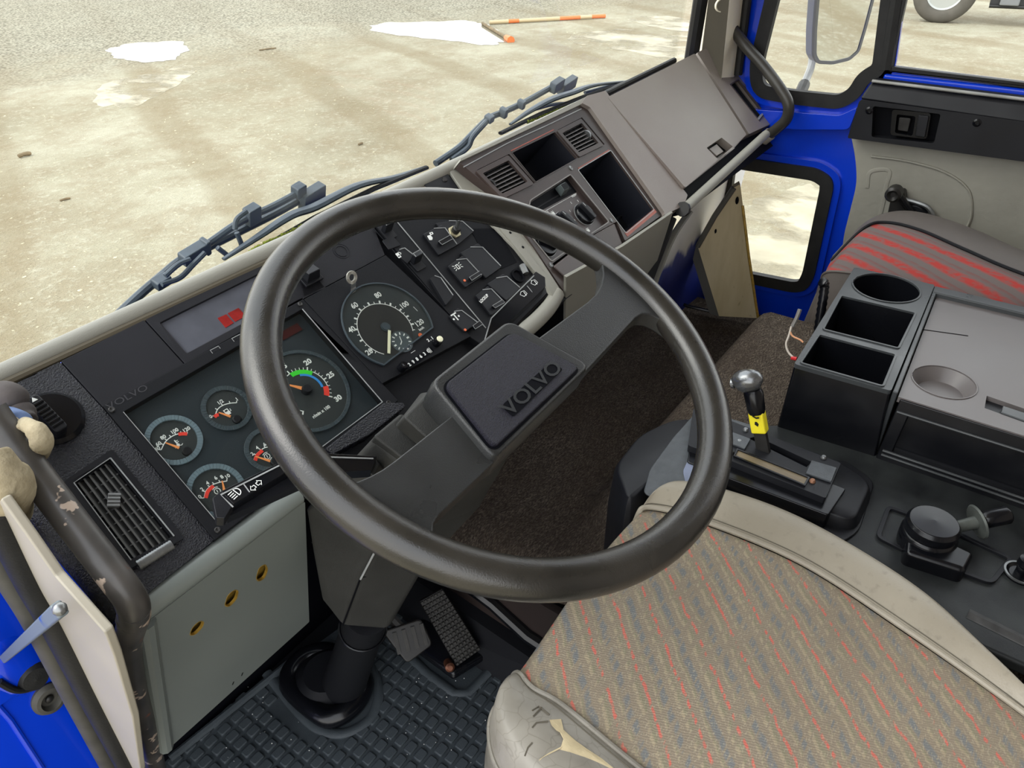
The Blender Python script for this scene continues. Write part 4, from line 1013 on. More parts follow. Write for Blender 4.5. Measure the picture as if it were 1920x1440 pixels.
mb = MB(); l = FP.qs(Z7([(112, 600), (470, 405), (800, 255), (1075, 122)])); mb.strip(FP, l, .0016, .006, .0072); OB('bezel_edge', mb, EDGE, fa)
mb = MB(); l = FP.qs(Z7([(1440, 1150), (1680, 950)])); mb.strip(FP, l, .009, .005, .0066); OB('worn_edge', mb, RUST, fa, label='rubbed reddish lower edge of the bezel')
mb = MB(); l = FP.qs(Z7([(1050, 608), (1300, 458)])); mb.strip(FP, l, .0022, .0058, .0068); l = FP.qs(Z7([(500, 466), (850, 292)])); mb.strip(FP, l, .002, .0058, .0066); OB('worn_edge', mb, RUST, fa)
def cubby(name, px, depth, r):
    q = poly(FP, px, r); mb = MB(); n = len(q)
    c = (sum(p[0] for p in q) / n, sum(p[1] for p in q) / n)
    back = [(c[0] + (p[0] - c[0]) * .86, c[1] + (p[1] - c[1]) * .86) for p in q]
    mb.loft([[FP.w(*p, .001) for p in q], [FP.w(*p, -depth) for p in back]], caps=False)
    mb.face([mb.bm.verts.new(FP.w(*p, -depth)) for p in back])
    o = OB(name, mb, M('cubby_lining', lin(24, 26, 34), 0.4, vary=0.1, vs=10), fa, sm=50)
    mb = MB(); mb.plate(FP, inset(q, -.0006), .0058, .0068, [inset(q, .0010)]); OB('rim', mb, EDGE if name == 'lower_cubby' else FASC, o)
    return o
cubby('upper_cubby', cub_u, 0.085, .003); lc = cubby('lower_cubby', cub_l, 0.10, .005)
F = FP.at(*z7(1430, 1060), -.07); mb = MB(); mb.lathe(F, [(.022, 0), (.022, .006), (.018, .008), (.016, .004), (0, .004)], 24); OB('cup_ring', mb, BLKM, lc)
# vents of the fascia
VS = M('fascia_vent_plastic', lin(84, 80, 78), 0.4)
F6 = Fr(FP.w(0, 0, .006), FP.u, FP.v)
vl, bl = vent(vL, F6, 'left one of the two small vents in the centre fascia', 6, True, 3, 'small vents in the centre fascia', .009, FASC, .03, slat_mat=VS, bar_mat=BLK)
vr, br2 = vent(vR, F6, 'right one of the two small vents in the centre fascia', 6, True, 3, 'small vents in the centre fascia', .009, FASC, .03, slat_mat=VS, bar_mat=BLK)
for t, bi_, side in ((vl, bl, 0.03), (vr, br2, 0.97)):
    mb = MB(); a, b_ = bi_(side, .22), bi_(side, .72)
    mid_ = (a + b_) / 2
    for k in range(16):
        p = a.lerp(b_, (k + .5) / 16); h = -.006 + .011 * (1 - ((k - 7.5) / 8) ** 2)
        mb.box(F6.sub(p.x, p.y, 0, atan2((b_ - a).y, (b_ - a).x)), -.0011, .0007, -.0022, .0022, -.012, h)
    OB('thumb_wheel', mb, STEEL if side > .5 else DARKM, t, label='ribbed thumb wheel')
# heater panel
hp_ = TH('heater_panel', 'heater control panel with slider and round knobs in the centre fascia', 'control panel', FP.w(1.08, .11))
HVM = M('heater_panel_plastic', lin(72, 62, 60), 0.4, vary=.1, vs=8)
part('panel', FP, [*hv], -.010, -.003, HVM, hp_, r=.005, bev=.001)
mb = MB(); q = poly(FP, hv, .005); mb.plate(FP, inset(q, -.0005), .0055, .0072, [inset(q, .0016)]); OB('panel_rim', mb, M('rim_metal_grey', lin(120, 116, 112), .35), hp_, bev=.0005)
slot = Z7([(668, 876), (978, 672), (1058, 778), (750, 940)])
part('slider_recess', FP, slot, -.003, -.0022, DEEP, hp_, r=.001, bev=0)
mb = MB(); mb.strip(FP, FP.qs(Z7([(740, 908), (1010, 748)])), .0028, -.0022, -.0012); OB('slider_track', mb, BLKM, hp_)
F = FP.at(*z7(925, 775), 0, radians(0)); mb = MB(); mb.hexa([F.w(-.010, -.010, -.002), F.w(.010, -.010, -.002), F.w(.010, .010, -.002), F.w(-.010, .010, -.002), F.w(-.009, -.006, .014), F.w(.009, -.006, .014), F.w(.009, .008, .014), F.w(-.009, .008, .014)])
kb = OB('slider_knob', mb, M('grey_knob', lin(72, 80, 80), .5), hp_, bev=.0015)
mb = MB()
for k in range(6): mb.box(F, -.008 + k * .003, -.0068 + k * .003, -.005, .007, .0138, .0150)
OB('ribs', mb, BLK, kb)
def knob(c, rad, ang):
    F = FP.at(*c, -.003); mb = MB(); mb.lathe(F, [(rad, 0), (rad, .004), (rad * .9, .008), (0, .009)], 36); o = OB('knob', mb, BLKG, hp_)
    F2 = F.sub(0, 0, .008, ang); mb = MB(); mb.plate(F2, rnd([(-.005, -rad * .86), (.005, -rad * .86), (.005, rad * .86), (-.005, rad * .86)], .004), 0, .010); OB('grip', mb, BLK, o, bev=.0016)
    mb = MB(); mb.strip(F2, [(0, rad * .45), (0, rad * .80)], .0018, .0100, .0104); mb.arc(F, (0, 0), rad * 1.0, rad * 1.06, 0, 360, 0, .0012, 36); OB('mark', mb, EDGE, o)
knob(z7(1110, 972), .0225, radians(12)); knob(z7(950, 1040), .0225, radians(20)); knob(z7(795, 1225), .0225, radians(40))
mb = MB(); TX = lambda s, x, y, z=.0058: mb.text(FP, s, z, -.0026, c=FP.q(*z7(x, y)), bold=.0002)
TX('FRESH', 1038, 808); TX('RECYCLE', 800, 958); TX('0', 1045, 1013); TX('1', 1005, 935); TX('2', 1015, 868); TX('3', 1070, 853)
mb.strip(FP, FP.qs(Z7([(748, 966), (1058, 790)])), .0007, -.003, -.0024)
for x, y in ((1155, 1095), (830, 1330), (868, 955), (1028, 1030)):
    F = FP.at(*z7(x, y)); mb.plate(F, rnd([(-.004, -.003), (.004, -.003), (.004, .003), (-.004, .003)], .0008), -.003, -.0026); mb.strip(F, [(-.004, .0045), (.004, .0045)], .0008, -.003, -.0026)
OB('print', mb, WHITE, hp_)
for x, y in ((988, 606), (1320, 1032)): 
    screw(FP, *z7(x, y), fa, .006, .005, STEEL)
screw(FP, *z7(826, 1398), fa, .006, .005, STEEL)
# brown shelf and ashtray below the heater panel
def fp3(x, y, h): return FP.w(*FP.q(*z7(x, y), h), h)
mb = MB(); mb.hexa([fp3(1165, 1152, .004), fp3(1362, 1042, .004), fp3(1432, 1225, .004), fp3(1230, 1350, .004), fp3(1165, 1152, .014), fp3(1362, 1042, .014), fp3(1432, 1225, .010), fp3(1230, 1350, .010)]); OB('shelf', mb, FASC, fa, bev=.003, seg=3)
mb = MB(); mb.hexa([FP.w(*FP.q(x, y, h), h) for h in (.0, .012) for x, y in ((1036, 500), (1106, 446), (1166, 470), (1075, 535))]); OB('ashtray', mb, HVM, fa, bev=.004, seg=3)
# grey surround right of the fascia
part('right_surround', FP, [z7(1060, 92), (1092, 188), (1128, 178), (1138, 192), (1281, 372), (1274, 392), (1237, 410), z7(1735, 985), z7(1130, 128)], -.03, .014, GREYW, dash, r=.004, bev=.005, seg=3)
part('left_top_surround', FP, [(858, 304), (1092, 188), z7(1067, 92), z7(78, 562)], -.03, .010, GREY, dash, r=.002, bev=.003)
# underside of the fascia
mb = MB(); LQ = lambda x, y: LP.w(*LP.q(x, y))
part('lower_face', LP, [(1062, 520), (1168, 462), (1262, 398), (1205, 575), (1060, 640)], -.006, 0, GREY, dash, bev=.001)
part('core_right', FP, [(1000, 380), (1060, 250), (1300, 200), (1430, 240), (1270, 390), (1168, 450), (1060, 505)], -.16, -.10, DEEP, dash, bev=0)

# ================================================================== glove box
gb = TH('glove_box', 'large grey glove box with recessed latch at the passenger end', 'glove box', GP.w(1.72, .12))
lid = [(1131, 186), (1302, 104), (1330, 140), (1392, 262), (1275, 366)]
lid = [(1139, 182), (1303, 100), (1400, 252), (1285, 352)]
latch = [(1325, 277), (1353, 258), (1378, 278), (1345, 298)]
part('lid', GP, lid, -.02, .018, GREYW, gb, r=.006, bev=.006, seg=3, hq=.018, holes=[(latch, .002)])
mb = MB(); q = poly(GP, latch, 0, .018); mb.plate(GP, q, -.012, -.002); OB('latch_recess', mb, GREYW, gb)
part('latch_gap', GP, [(1326, 278), (1345, 266), (1361, 283), (1345, 295)], -.002, -.001, DEEP, gb, bev=0, hq=-.001)
part('latch', GP, [(1330, 279), (1344, 270), (1357, 284), (1344, 292)], -.002, .009, GREYW, gb, bev=.001, hq=.009, label='small rectangular catch')
slotp = [(1364, 162), (1380, 152), (1431, 218), (1420, 232)]
part('end_trim', GP, [(1303, 103), (1331, 88), (1372, 128), (1441, 236), (1400, 255)], -.02, .008, GREYW, gb, r=.003, bev=.003, holes=[(slotp, .001)])
vs_ = TH('side_vent', 'narrow slotted demister vent at the passenger end of the dash', 'air vent', GP.w(*GP.q(1398, 192)))
q = [V(p) for p in GP.qs(slotp)]
mb = MB(); mb.plate(GP, [tuple(p) for p in q], .003, .009, [inset([tuple(p) for p in q], .003)]); OB('frame', mb, FASC, vs_)
mb = MB(); mb.plate(GP, [tuple(p) for p in q], -.018, -.012); OB('duct', mb, DEEP, vs_)
for k in (.36, .66):
    a, b_ = q[0].lerp(q[1], k), q[3].lerp(q[2], k); mb = MB(); mb.strip(GP, [tuple(a), tuple(b_)], .0014, -.008, .003); OB('slat', mb, BLK, vs_)
a, b_ = q[3].lerp(q[0], .06), q[2].lerp(q[1], .06); mb = MB(); mb.strip(GP, [tuple(a), tuple(b_)], .005, .002, .010); OB('slide_tab', mb, EDGE, vs_)
# body of the glove box and its dark lower gap
mb = MB(); mb.loft([[GP.w(u, v, h) for v, h in ((-.01, -.02), (.26, -.02), (.27, -.09), (.05, -.17))] for u in (1.455, 2.03)]); OB('box_body', mb, DEEP, gb)
# grey roll under the glove box and the sprayed kick panel
r0_, r1_ = onY(1283, 392, .590), onY(1436, 252, .600)
mb = MB(); mb.tube([r0_, r1_], .011, 12); rr_ = TAG(OB('grey_edge_roll', mb, GREY), 'grey rolled edge under the glove box', 'trim strip')
mb = MB(); mb.tube([r0_ + V((-.002, 0, 0)), r0_ + V((-.012, .0, .004))], .016, 10); OB('end_fixing', mb, DARKM, rr_)
kp = Fr(r0_ + V((0, .120, 0)), (-1, 0, 0), (0, cos(radians(-86)), sin(radians(-86))))
part_px = [(1294, 392), (1405, 288), (1395, 330), (1360, 460), (1330, 585), (1190, 600), (1228, 520), (1262, 452)]
mb = MB(); mb.plate(kp, rnd(kp.qs(part_px), .01), -.004, 0)
TAG(OB('kick_panel', mb, SPRAY, bev=.002), 'white kick panel oversprayed blue at its foot, under the glove box', 'panel')
mb = MB(); mb.tube(cat([kp.w(*kp.q(x, y), .002) for x, y in ((1292, 396), (1262, 440), (1240, 490), (1215, 560))], 5), .010, 8, ell=.5); TAG(OB('edge_strip', mb, GREY), 'grey edge strip on the left side of the oversprayed kick panel', 'trim strip')
mb = MB(); mb.tube(cat([onY(x, y, .66) for x, y in ((1258, 408), (1238, 460), (1215, 520), (1190, 580))], 5), .014, 10); TAG(OB('cable_loom', mb, RUBB), 'black cable loom hanging in the gap beside the centre fascia', 'cable')

# plywood board leaning in the corner
B = [V((1.915, .665, .175)), V((1.945, .530, .185)), None, None]
bt = [onX(1308, 462, 1.885), onX(1376, 352, 1.905), onX(1388, 345, 1.915), onX(1393, 385, 1.915)]
bb = [onX(1348, 593, 1.875), onX(1422, 597, 1.90)]
bd = TH('plywood_board', 'weathered plywood board with ragged top standing by the low window', 'board', (1.92, .6, .18))
loop = [bb[0], bb[1], onX(1404, 480, 1.905), bt[3], bt[2], bt[1], onX(1340, 405, 1.895), bt[0]]
th = V((.022, .012, 0)); mb = MB(); mb.loft([[p for p in loop], [p + th for p in loop]]); OB('board', mb, WOOD, bd, bev=.001, sm=30)
gre = M('grey_board_edge', lin(92, 90, 84), .6)
mb = MB(); sd = V((-.018, -.006, 0)); l2 = [bt[0], bb[0]]
mb.hexa([bt[0] + V((0, .03, .0)), bt[0], bb[0], bb[0] + V((0, .03, 0)), bt[0] + V((.02, .035, 0)), bt[0] + th, bb[0] + th, bb[0] + V((.02, .035, 0))]); OB('board_side', mb, gre, bd)
mb = MB(); mb.tube([bt[0] + V((-.001, 0, 0)), onX(1340, 405, 1.894), bt[1] + V((-.001, 0, 0))], .008, 8); OB('edge_band', mb, gre, bd)
mb = MB(); mb.tube([bb[1] + V((-.002, 0, 0)), onX(1404, 480, 1.903), bt[3] + V((-.002, 0, 0))], .004, 8); OB('edge_strip', mb, BRASS, bd)
mb = MB(); mb.tube([onX(1322, 520, 1.915), onX(1352, 592, 1.90)], .003, 6); OB('edge_strip', mb, BRASS, bd)
for x, y in ((1342, 434), (1382, 376)):
    mb = MB(); p = onX(x, y, 1.895); mb.ball(p, (.004, .005, .011), 8, 6); OB('slot_hole', mb, DEEP, bd)

# ================================================================== grey fuse cover panel, lower left
mp = TH('metal_cover_panel', 'grey painted metal panel with three oval holes below the instruments', 'panel', LP.w(.27, .2))
holes = [[(480, 1085), (486, 1064), (497, 1058), (502, 1068), (496, 1084), (486, 1090)], [(421, 1136), (427, 1116), (439, 1106), (447, 1108), (443, 1124), (431, 1137)], [(355, 1191), (361, 1176), (373, 1165), (383, 1166), (378, 1178), (366, 1190)]]
part('panel', LP, [(270, 1172), (572, 940), (580, 1166), (313, 1407), (300, 1330)], -.003, 0, METALP, mp, r=.004, bev=.001, holes=[(h, .006) for h in holes])
mb = MB(); mb.tube([LP.w(*LP.q(268, 1152), -.006), LP.w(*LP.q(562, 931), -.006)], .0140, 14); OB('rolled_top_edge', mb, METALP, mp)
mb = MB(); mb.tube([LP.w(*LP.q(276, 1168), -.003), LP.w(*LP.q(313, 1403), -.003)], .0105, 10); OB('rolled_side_edge', mb, METALP, mp)
mb = MB(); mb.plate(LP, LP.qs([(340, 1200), (390, 1140), (510, 1040), (520, 1090), (420, 1180), (360, 1220)]), -.014, -.010); OB('yellow_backing', mb, BRASS, mp)
for h in holes:
    mb = MB(); q = rnd(LP.qs(h), .006); mb.plate(LP, inset(q, -.0008), -.0035, .0003, [inset(q, .0003)]); OB('hole_edge', mb, BRASS, mp)
mb = MB()
for x, y in ((454, 1264), (437, 1281)):
    c = LP.q(x, y); mb.strip(LP, [(c[0] - .001, c[1] - .004), (c[0] + .001, c[1] + .004)], .0022, 0, .0004)
OB('scratch', mb, DEEP, mp)
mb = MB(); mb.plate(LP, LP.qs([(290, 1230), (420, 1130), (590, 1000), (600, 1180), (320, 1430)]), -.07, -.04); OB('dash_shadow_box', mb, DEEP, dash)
# dark trim between the dash edge and the panel
part('lower_trim', DP, [(280, 1112), (402, 1016), (560, 905), (580, 925), (420, 1040), (285, 1150)], -.03, -.012, BLK, dash)
part('knee_trim', DP, [(606, 846), (716, 760), (752, 760), (756, 768), (690, 820), (620, 858)], -.02, .010, CRACK, dash, r=.003, bev=.004)
# ================================================================== steering wheel
R0, RT = 0.2396, 0.0185
sw = TH('steering_wheel', 'large worn black steering wheel with two broad spokes', 'steering wheel', WP.o)
mb = MB(); mb.tube([WP.w(R0 * cos(2 * pi * k / 96), R0 * sin(2 * pi * k / 96)) for k in range(96)], RT, 20, closed=True); OB('rim', mb, RIM, sw, sm=60)
def zw(x, y): return (640 + x / 3.097, 560 + y / 3.097)
def spoke(px, rim_side):
    q = WP.qs(px); mb = MB(); mb.plate(WP, rnd(q, [.0, .012, .012, .0] if False else .004), -.018, .004)
    return OB('spoke', mb, SPOKE, sw, bev=.006, seg=3)
def rimpt(ang, r=R0): return (r * cos(radians(ang)), r * sin(radians(ang)))
def angof(px): a = WP.q(*px); return math.degrees(atan2(a[1], a[0]))
aR0, aR1 = angof((1128, 505)), angof((1236, 640)); aL0, aL1 = angof((668, 912)), angof((850, 1020))
def spoke2(hub, edge0, edge1, a0, a1):
    """hub edge pair, straight edges to edge0/edge1, then flared fillets into the rim between angles a0 and a1"""
    if a1 < a0 - 180: a1 += 360
    if a0 < a1 - 180: a0 += 360
    h0, h1 = (V(WP.q(*p)) for p in hub); e0, e1 = V(WP.q(*edge0)), V(WP.q(*edge1))
    arc_ = [rimpt(a0 + (a1 - a0) * k / 14) for k in range(15)]
    r0_, r1_ = V(arc_[0]), V(arc_[-1])
    def fil(e, h, r):
        c = e + (e - h).normalized() * ((r - e).length * .55); return [tuple(e * (1 - t) ** 2 + c * 2 * t * (1 - t) + r * t * t) for t in (0, .2, .4, .6, .8)]
    pts = [tuple(h0)] + fil(e0, h0, r0_) + arc_ + fil(e1, h1, r1_)[::-1] + [tuple(h1)]
    mb = MB(); mb.plate(WP, pts, -.017, .005); return OB('spoke', mb, SPOKE, sw, bev=.007, seg=3)
spoke2((zw(1060, 300), zw(1400, 450)), zw(1420, 35), zw(1700, 125), angof((1118, 478)), angof((1246, 650)))
spoke2((zw(640, 690), zw(880, 965)), zw(300, 960), zw(560, 1270), angof((640, 905)), angof((868, 1046)))
hub_px = [zw(505, 525), zw(955, 165), zw(1415, 425), zw(868, 965)]
hq = WP.qs(hub_px)
def scale(q, s, dx=0, dy=0):
    c = (sum(p[0] for p in q) / len(q), sum(p[1] for p in q) / len(q)); return [(c[0] + (p[0] - c[0]) * s + dx, c[1] + (p[1] - c[1]) * s + dy) for p in q]
ht = rnd(hq, .012, 5)
mb = MB(); mb.loft([[WP.w(*p, h) for p in scale(ht, s, 0, dy)] for h, s, dy in ((-.075, .86, .010), (-.05, .98, .004), (-.02, 1.06, 0), (.004, 1.04, 0), (.012, 1.0, 0))], caps=True); OB('hub', mb, SPOKE, sw, bev=.003)
pad = rnd(WP.qs([zw(590, 515), zw(985, 205), zw(1378, 410), zw(880, 882)], .012), .009, 5)
mb = MB(); mb.plate(WP, inset(pad, -.0022), .0115, .0128); OB('pad_groove', mb, DEEP, sw)
mb = MB(); mb.plate(WP, pad, .011, .0165); hp0 = OB('horn_pad', mb, PADV, sw, bev=.0018, label='horn pad with raised maker lettering')
rec = rnd(WP.qs([zw(930, 622), zw(1212, 372), zw(1288, 410), zw(996, 690)], .0165), .004, 3)
mb = MB(); mb.plate(WP, rec, .0160, .0172); OB('letter_field', mb, DEEP, hp0)
a = V(WP.q(*zw(966, 650), .0165)); b_ = V(WP.q(*zw(1248, 395), .0165)); ang = atan2((b_ - a).y, (b_ - a).x)
LET = M('raised_black_lettering', lin(46, 48, 50), 0.35)
mb = MB(); mb.text(WP, 'VOLVO', .0215, .0178, c=tuple((a + b_) / 2), ang=ang, bold=.0003, sx=1.32); OB('lettering', mb, LET, hp0)

# ================================================================== steering column with its stalks
sc = TH('column_cover', 'grey steering column cover, shaft and floor boot under the wheel', 'steering column', (0.45, 0.70, 0.0))
def sect(h, px): return [WP.w(*WP.q(x, y, h), h) for x, y in px]
mb = MB(); mb.loft([sect(-.085, [(700, 815), (790, 905), (985, 760), (890, 690)]), sect(-.16, [(640, 880), (745, 955), (985, 810), (900, 700)]), sect(-.33, [(568, 955), (706, 1030), (905, 950), (840, 800)]), sect(-.40, [(580, 1030), (676, 1084), (800, 1062), (820, 900)]), sect(-.54, [(600, 1120), (640, 1176), (728, 1184), (770, 1060)])])
OB('cover', mb, COWL, sc, bev=.010, seg=3)
mb = MB(); mb.tube(sect(-.325, [(707, 1027)]) + sect(-.402, [(676, 1086)]), .0015, 6); OB('cover_seam', mb, EDGE, sc)
mb = MB(); mb.tube(sect(-.400, [(676, 1083), (735, 1068), (802, 1060)]), .0012, 6); mb.tube(sect(-.402, [(676, 1084)]) + sect(-.53, [(643, 1172)]), .0012, 6); OB('cover_seam', mb, DEEP, sc)
bc = onZ(622, 1272, .035)
sh0 = sect(-.56, [(690, 1150)])[0]; sh1 = V((bc.x + .012, bc.y - .01, 0)); axd = sh1 - sh0
mb = MB(); mb.tube([sh0, sh0.lerp(sh1, .5), sh1], [.034, .037, .044], 22); OB('shaft_tube', mb, BLKM, sc)
p0 = sh0.lerp(sh1, .16); ad = axd.normalized(); ux = V((1, 0, 0)); ux = (ux - ad * ux.dot(ad)).normalized(); FA = Fr(p0, ux, ad.cross(ux) * -1)
mb = MB(); mb.tube([p0 + FA.u * .0368 * cos(2 * pi * k / 32) + FA.v * .0368 * sin(2 * pi * k / 32) for k in range(32)], .0022, 8, closed=True); OB('collar_ring', mb, BLKG, sc)
mb = MB(); mb.tube([p0 + ad * .002, p0 - ad * .06], .031, 18); OB('inner_shaft', mb, DARKM, sc)
mb = MB(); 
ring = [(x * .70, y * .74) for x, y in [(-.080, -.035), (-.055, -.075), (.0, -.085), (.052, -.06), (.065, .0), (.06, .085), (0, .125), (-.07, .095)]]
rp = [V((bc.x + x, bc.y + y, .016)) for x, y in ring]
mb.tube(cat(rp, 6, True), .0205, 12, closed=True); OB('floor_boot', mb, BLKG, sc)
mb = MB(); mb.loft([[V((bc.x + x * s, bc.y + y * s + dy, z)) for x, y in circ((0, 0), 1, 24)] for s, dy, z in ((.075, .02, .004), (.06, .018, .03), (.045, .01, .05))]); OB('boot_centre', mb, BLKM, sc)
mb = MB(); mb.hexa([onZ(x, y, z) for z in (.050, .056) for x, y in ((636, 1290), (650, 1283), (662, 1290), (646, 1299))]); OB('boot_tag', mb, M('worn_boot_tag', lin(70, 72, 74), .3), sc)
# upper cowl between hub and instruments
mb = MB(); mb.loft([sect(-.075, [(700, 818), (752, 775), (812, 808), (770, 872)]), sect(-.16, [(680, 850), (742, 790), (830, 812), (740, 900)])]); OB('upper_cowl', mb, COWL, sc, bev=.003)
mb = MB(); mb.loft([sect(-.02, [(756, 782), (806, 732), (850, 790), (800, 822)]), sect(-.07, [(740, 800), (790, 735), (870, 800), (800, 850)])]); OB('cowl_neck', mb, COWL, sc, bev=.003)
mb = MB(); mb.loft([sect(-.085, [(668, 852), (700, 856), (712, 872), (700, 896)]), sect(-.12, [(660, 858), (700, 858), (722, 880), (700, 905)])]); OB('stalk_socket', mb, COWL, sc, bev=.002)
# left stalk
def slab(name, px, h0, h1, mat, parent, bev=.0015, r=.001):
    F = Fr(WP.w(0, 0, (h0 + h1) / 2), WP.u, WP.v); hh_ = abs(h1 - h0) / 2
    mb = MB(); mb.plate(F, rnd(F.qs(px), r), -hh_, hh_); return OB(name, mb, mat, parent, bev=bev), F
st, F = slab('stalk', [(704, 862), (612, 857), (560, 862), (534, 869), (414, 928), (437, 952), (546, 886), (570, 888), (640, 892), (696, 888)], -.092, -.078, BLKG, sc)
st['label'] = 'left stalk with headlamp and indicator symbols'
slab('stalk_end', [(414, 928), (398, 941), (405, 978), (421, 979), (437, 952)], -.094, -.079, BLK, st)
slab('stalk_underside', [(437, 952), (546, 886), (640, 892), (560, 915), (425, 976)], -.104, -.092, BLK, st)
T = Fr(WP.w(0, 0, -.0775), WP.u, WP.v)
mb = MB(); mb.strip(T, T.qs([(700, 860), (612, 857), (560, 861), (534, 868), (414, 928), (437, 951)]), .0013, 0, .0006); mb.strip(T, T.qs([(457, 908), (468, 923)]), .0010, 0, .0004); OB('stalk_edge', mb, EDGE, st)
mb = MB(); a_ = radians(8)
F = T.at(442, 924, 0, a_)
mb.arc(F, (.0005, 0), .0035, .0043, -90, 90, 0, .0003, 12); mb.strip(F, [(.0005, -.004), (.0005, .004)], .0008, 0, .0003)
for k in range(4): mb.strip(F, [(-.006, -.0033 + k * .0022), (-.0012, -.0033 + k * .0022)], .0008, 0, .0003)
F = T.at(480, 910, 0, a_)
for s in (-1, 1):
    o = [(0.0012 * s, .0016), (.0035 * s, .0016), (.0035 * s, .0032), (.0066 * s, 0), (.0035 * s, -.0032), (.0035 * s, -.0016), (.0012 * s, -.0016)]
    mb.strip(F, o + [o[0]], .0007, 0, .0003)
OB('stalk_symbols', mb, WHITE, st)
# right stalk
st, F = slab('stalk', [(900, 660), (910, 636), (921, 597), (1001, 517), (1018, 528), (1019, 545), (950, 612), (928, 655)], -.098, -.082, BLKG, sc)
st['label'] = 'right stalk with wiper and washer symbols'
slab('stalk_underside', [(905, 665), (928, 655), (950, 612), (1019, 545), (1022, 556), (958, 622), (930, 670)], -.112, -.098, BLK, st)
T = Fr(WP.w(0, 0, -.0815), WP.u, WP.v)
mb = MB(); mb.strip(T, T.qs([(908, 640), (921, 597), (1001, 517)]), .0013, 0, .0006); mb.strip(T, T.qs([(988, 536), (998, 548)]), .0009, 0, .0004); OB('stalk_edge', mb, EDGE, st)
mb = MB()
def wiper_icon(F, extra):
    mb.strip(F, [(-.004, -.003), (-.0055, .0025), (0, .0045), (.0055, .0025), (.004, -.003), (-.004, -.003)], .0008, 0, .0003); mb.strip(F, [(0, -.0045), (.003, .002)], .0008, 0, .0003)
    if extra: mb.strip(F, [(0, .004), (0, .0075), (-.003, .0065)], .0008, 0, .0003); mb.strip(F, [(0, .0075), (.003, .0065)], .0008, 0, .0003)
wiper_icon(T.at(982, 551, 0, a_), False); wiper_icon(T.at(1002, 530, 0, a_), True); OB('stalk_symbols', mb, WHITE, st)

# ================================================================== grab handles
gl = TH('grab_bar', 'chipped black grab bar in front of the instruments at the left', 'grab bar', (.13, .78, .2))
pth = [onX(-20, 770, .135), onX(10, 812, .135), onX(60, 880, .134), onX(140, 985, .132), onX(205, 1068, .13), onX(243, 1120, .13), onX(252, 1152, .13)]
lowp = [onX(246, 1178, .13), onX(240, 1215, .13), onX(252, 1290, .13), onX(275, 1370, .13), onX(300, 1470, .13)]
mb = MB(); mb.tube(cat(pth + lowp[:1], 6), .0138, 16); OB('upper_bar', mb, CHIP, gl, sm=60)
mb = MB(); mb.tube(cat([onX(252, 1140, .13)] + lowp, 6), .0135, 16); OB('lower_bar', mb, CHIP, gl, sm=60)
mb = MB(); mb.ball(onX(250, 1158, .13), .0148, 14, 10); OB('elbow', mb, CHIP, gl)
gr_ = TH('grab_bar', 'bent black grab bar between the right pillar and the glove box', 'grab bar', (2.0, .6, .72))
pr_ = [onX(1366, 36, 2.03), onX(1376, 56, 2.02), onX(1398, 86, 2.01), onX(1432, 125, 2.0), onX(1464, 168, 1.985), onX(1478, 196, 1.98), onX(1475, 222, 1.985), onX(1458, 240, 1.995), onX(1440, 254, 2.0)]
mb = MB(); mb.tube(cat(pr_, 7), .0142, 14); OB('bar', mb, BAR, gr_, sm=60)
mb = MB(); p = pr_[0]; d = (pr_[1] - pr_[0]).normalized(); mb.tube([p - d * .01, p + d * .004], .024, 16); OB('socket', mb, SEAL, gr_)
mb = MB(); d = (pr_[-1] - pr_[-2]).normalized(); mb.tube([pr_[-1] - d * .008, pr_[-1] + d * .02], .017, 14); OB('end_collar', mb, CREAMP, gr_)

# ================================================================== work glove wedged behind the left grab bar
GLV, N, L, b = nodes('soiled_tan_glove', 0.9, 0.1)
o_ = mapn(N, L)
c = ramp(N, L, noise(N, L, o_, 30, 4), [(0.3, lin(150, 138, 112)), (0.7, lin(192, 180, 152))]); L.new(c, b.inputs['Base Color']); bumpn(N, L, b, noise(N, L, o_, 55, 5), .9, .006)
GLG = M('dark_grey_glove_cloth', lin(72, 66, 64), .9, vary=.2, vs=40, bump=.3, bs=150)
GLB = M('blue_glove_cloth', lin(92, 112, 150), .9, vary=.2, vs=60, bump=.3, bs=150)
gv = TH('work_glove', 'soiled tan and grey work glove wedged behind the left grab bar', 'glove', onX(30, 800, .16))
def lump(name, pts, rad, mat, x=.15):
    P = [onX(px, py, x if len(q) == 0 else q[0]) for px, py, *q in pts]
    mb = MB(); mb.tube(cat(P, 5), [rad[min(len(rad) - 1, int(i * (len(rad)) / (5 * (len(P) - 1) + 1)))] for i in range(5 * (len(P) - 1) + 1)], 12)
    bmesh.ops.subdivide_edges(mb.bm, edges=[], cuts=1)
    return OB(name, mb, mat, gv, sub=1, sm=80)
lump('finger', [(-20, 742), (8, 738), (28, 748), (34, 768)], [.011, .013, .013, .009], GLG, .165)
lump('finger', [(-15, 775), (15, 768), (40, 776), (58, 790)], [.010, .013, .013, .008], GLG, .162)
lump('finger', [(-20, 780), (10, 784), (34, 793), (52, 806)], [.010, .012, .012, .008], GLB, .150)
lump('finger', [(-25, 784), (-4, 790), (22, 797), (44, 808)], [.008, .0105, .011, .007], GLV, .145)
lump('finger', [(-25, 806), (-6, 812), (14, 820), (30, 832)], [.008, .0105, .011, .007], GLV, .143)
lump('thumb', [(44, 794), (66, 806), (78, 826), (74, 846), (68, 862)], [.007, .0090, .0098, .0092, .006], GLV, .150)
lump('thumb_root', [(-10, 800), (20, 812), (55, 818)], [.014, .016, .012], GLV, .155)
lump('palm', [(-30, 800), (-14, 835), (2, 870), (10, 905), (18, 940)], [.012, .017, .017, .015, .009], GLV, .165)
lump('cuff', [(-30, 860), (0, 900), (12, 940), (20, 990), (24, 1030)], [.02, .024, .02, .016, .01], GLV, .105)

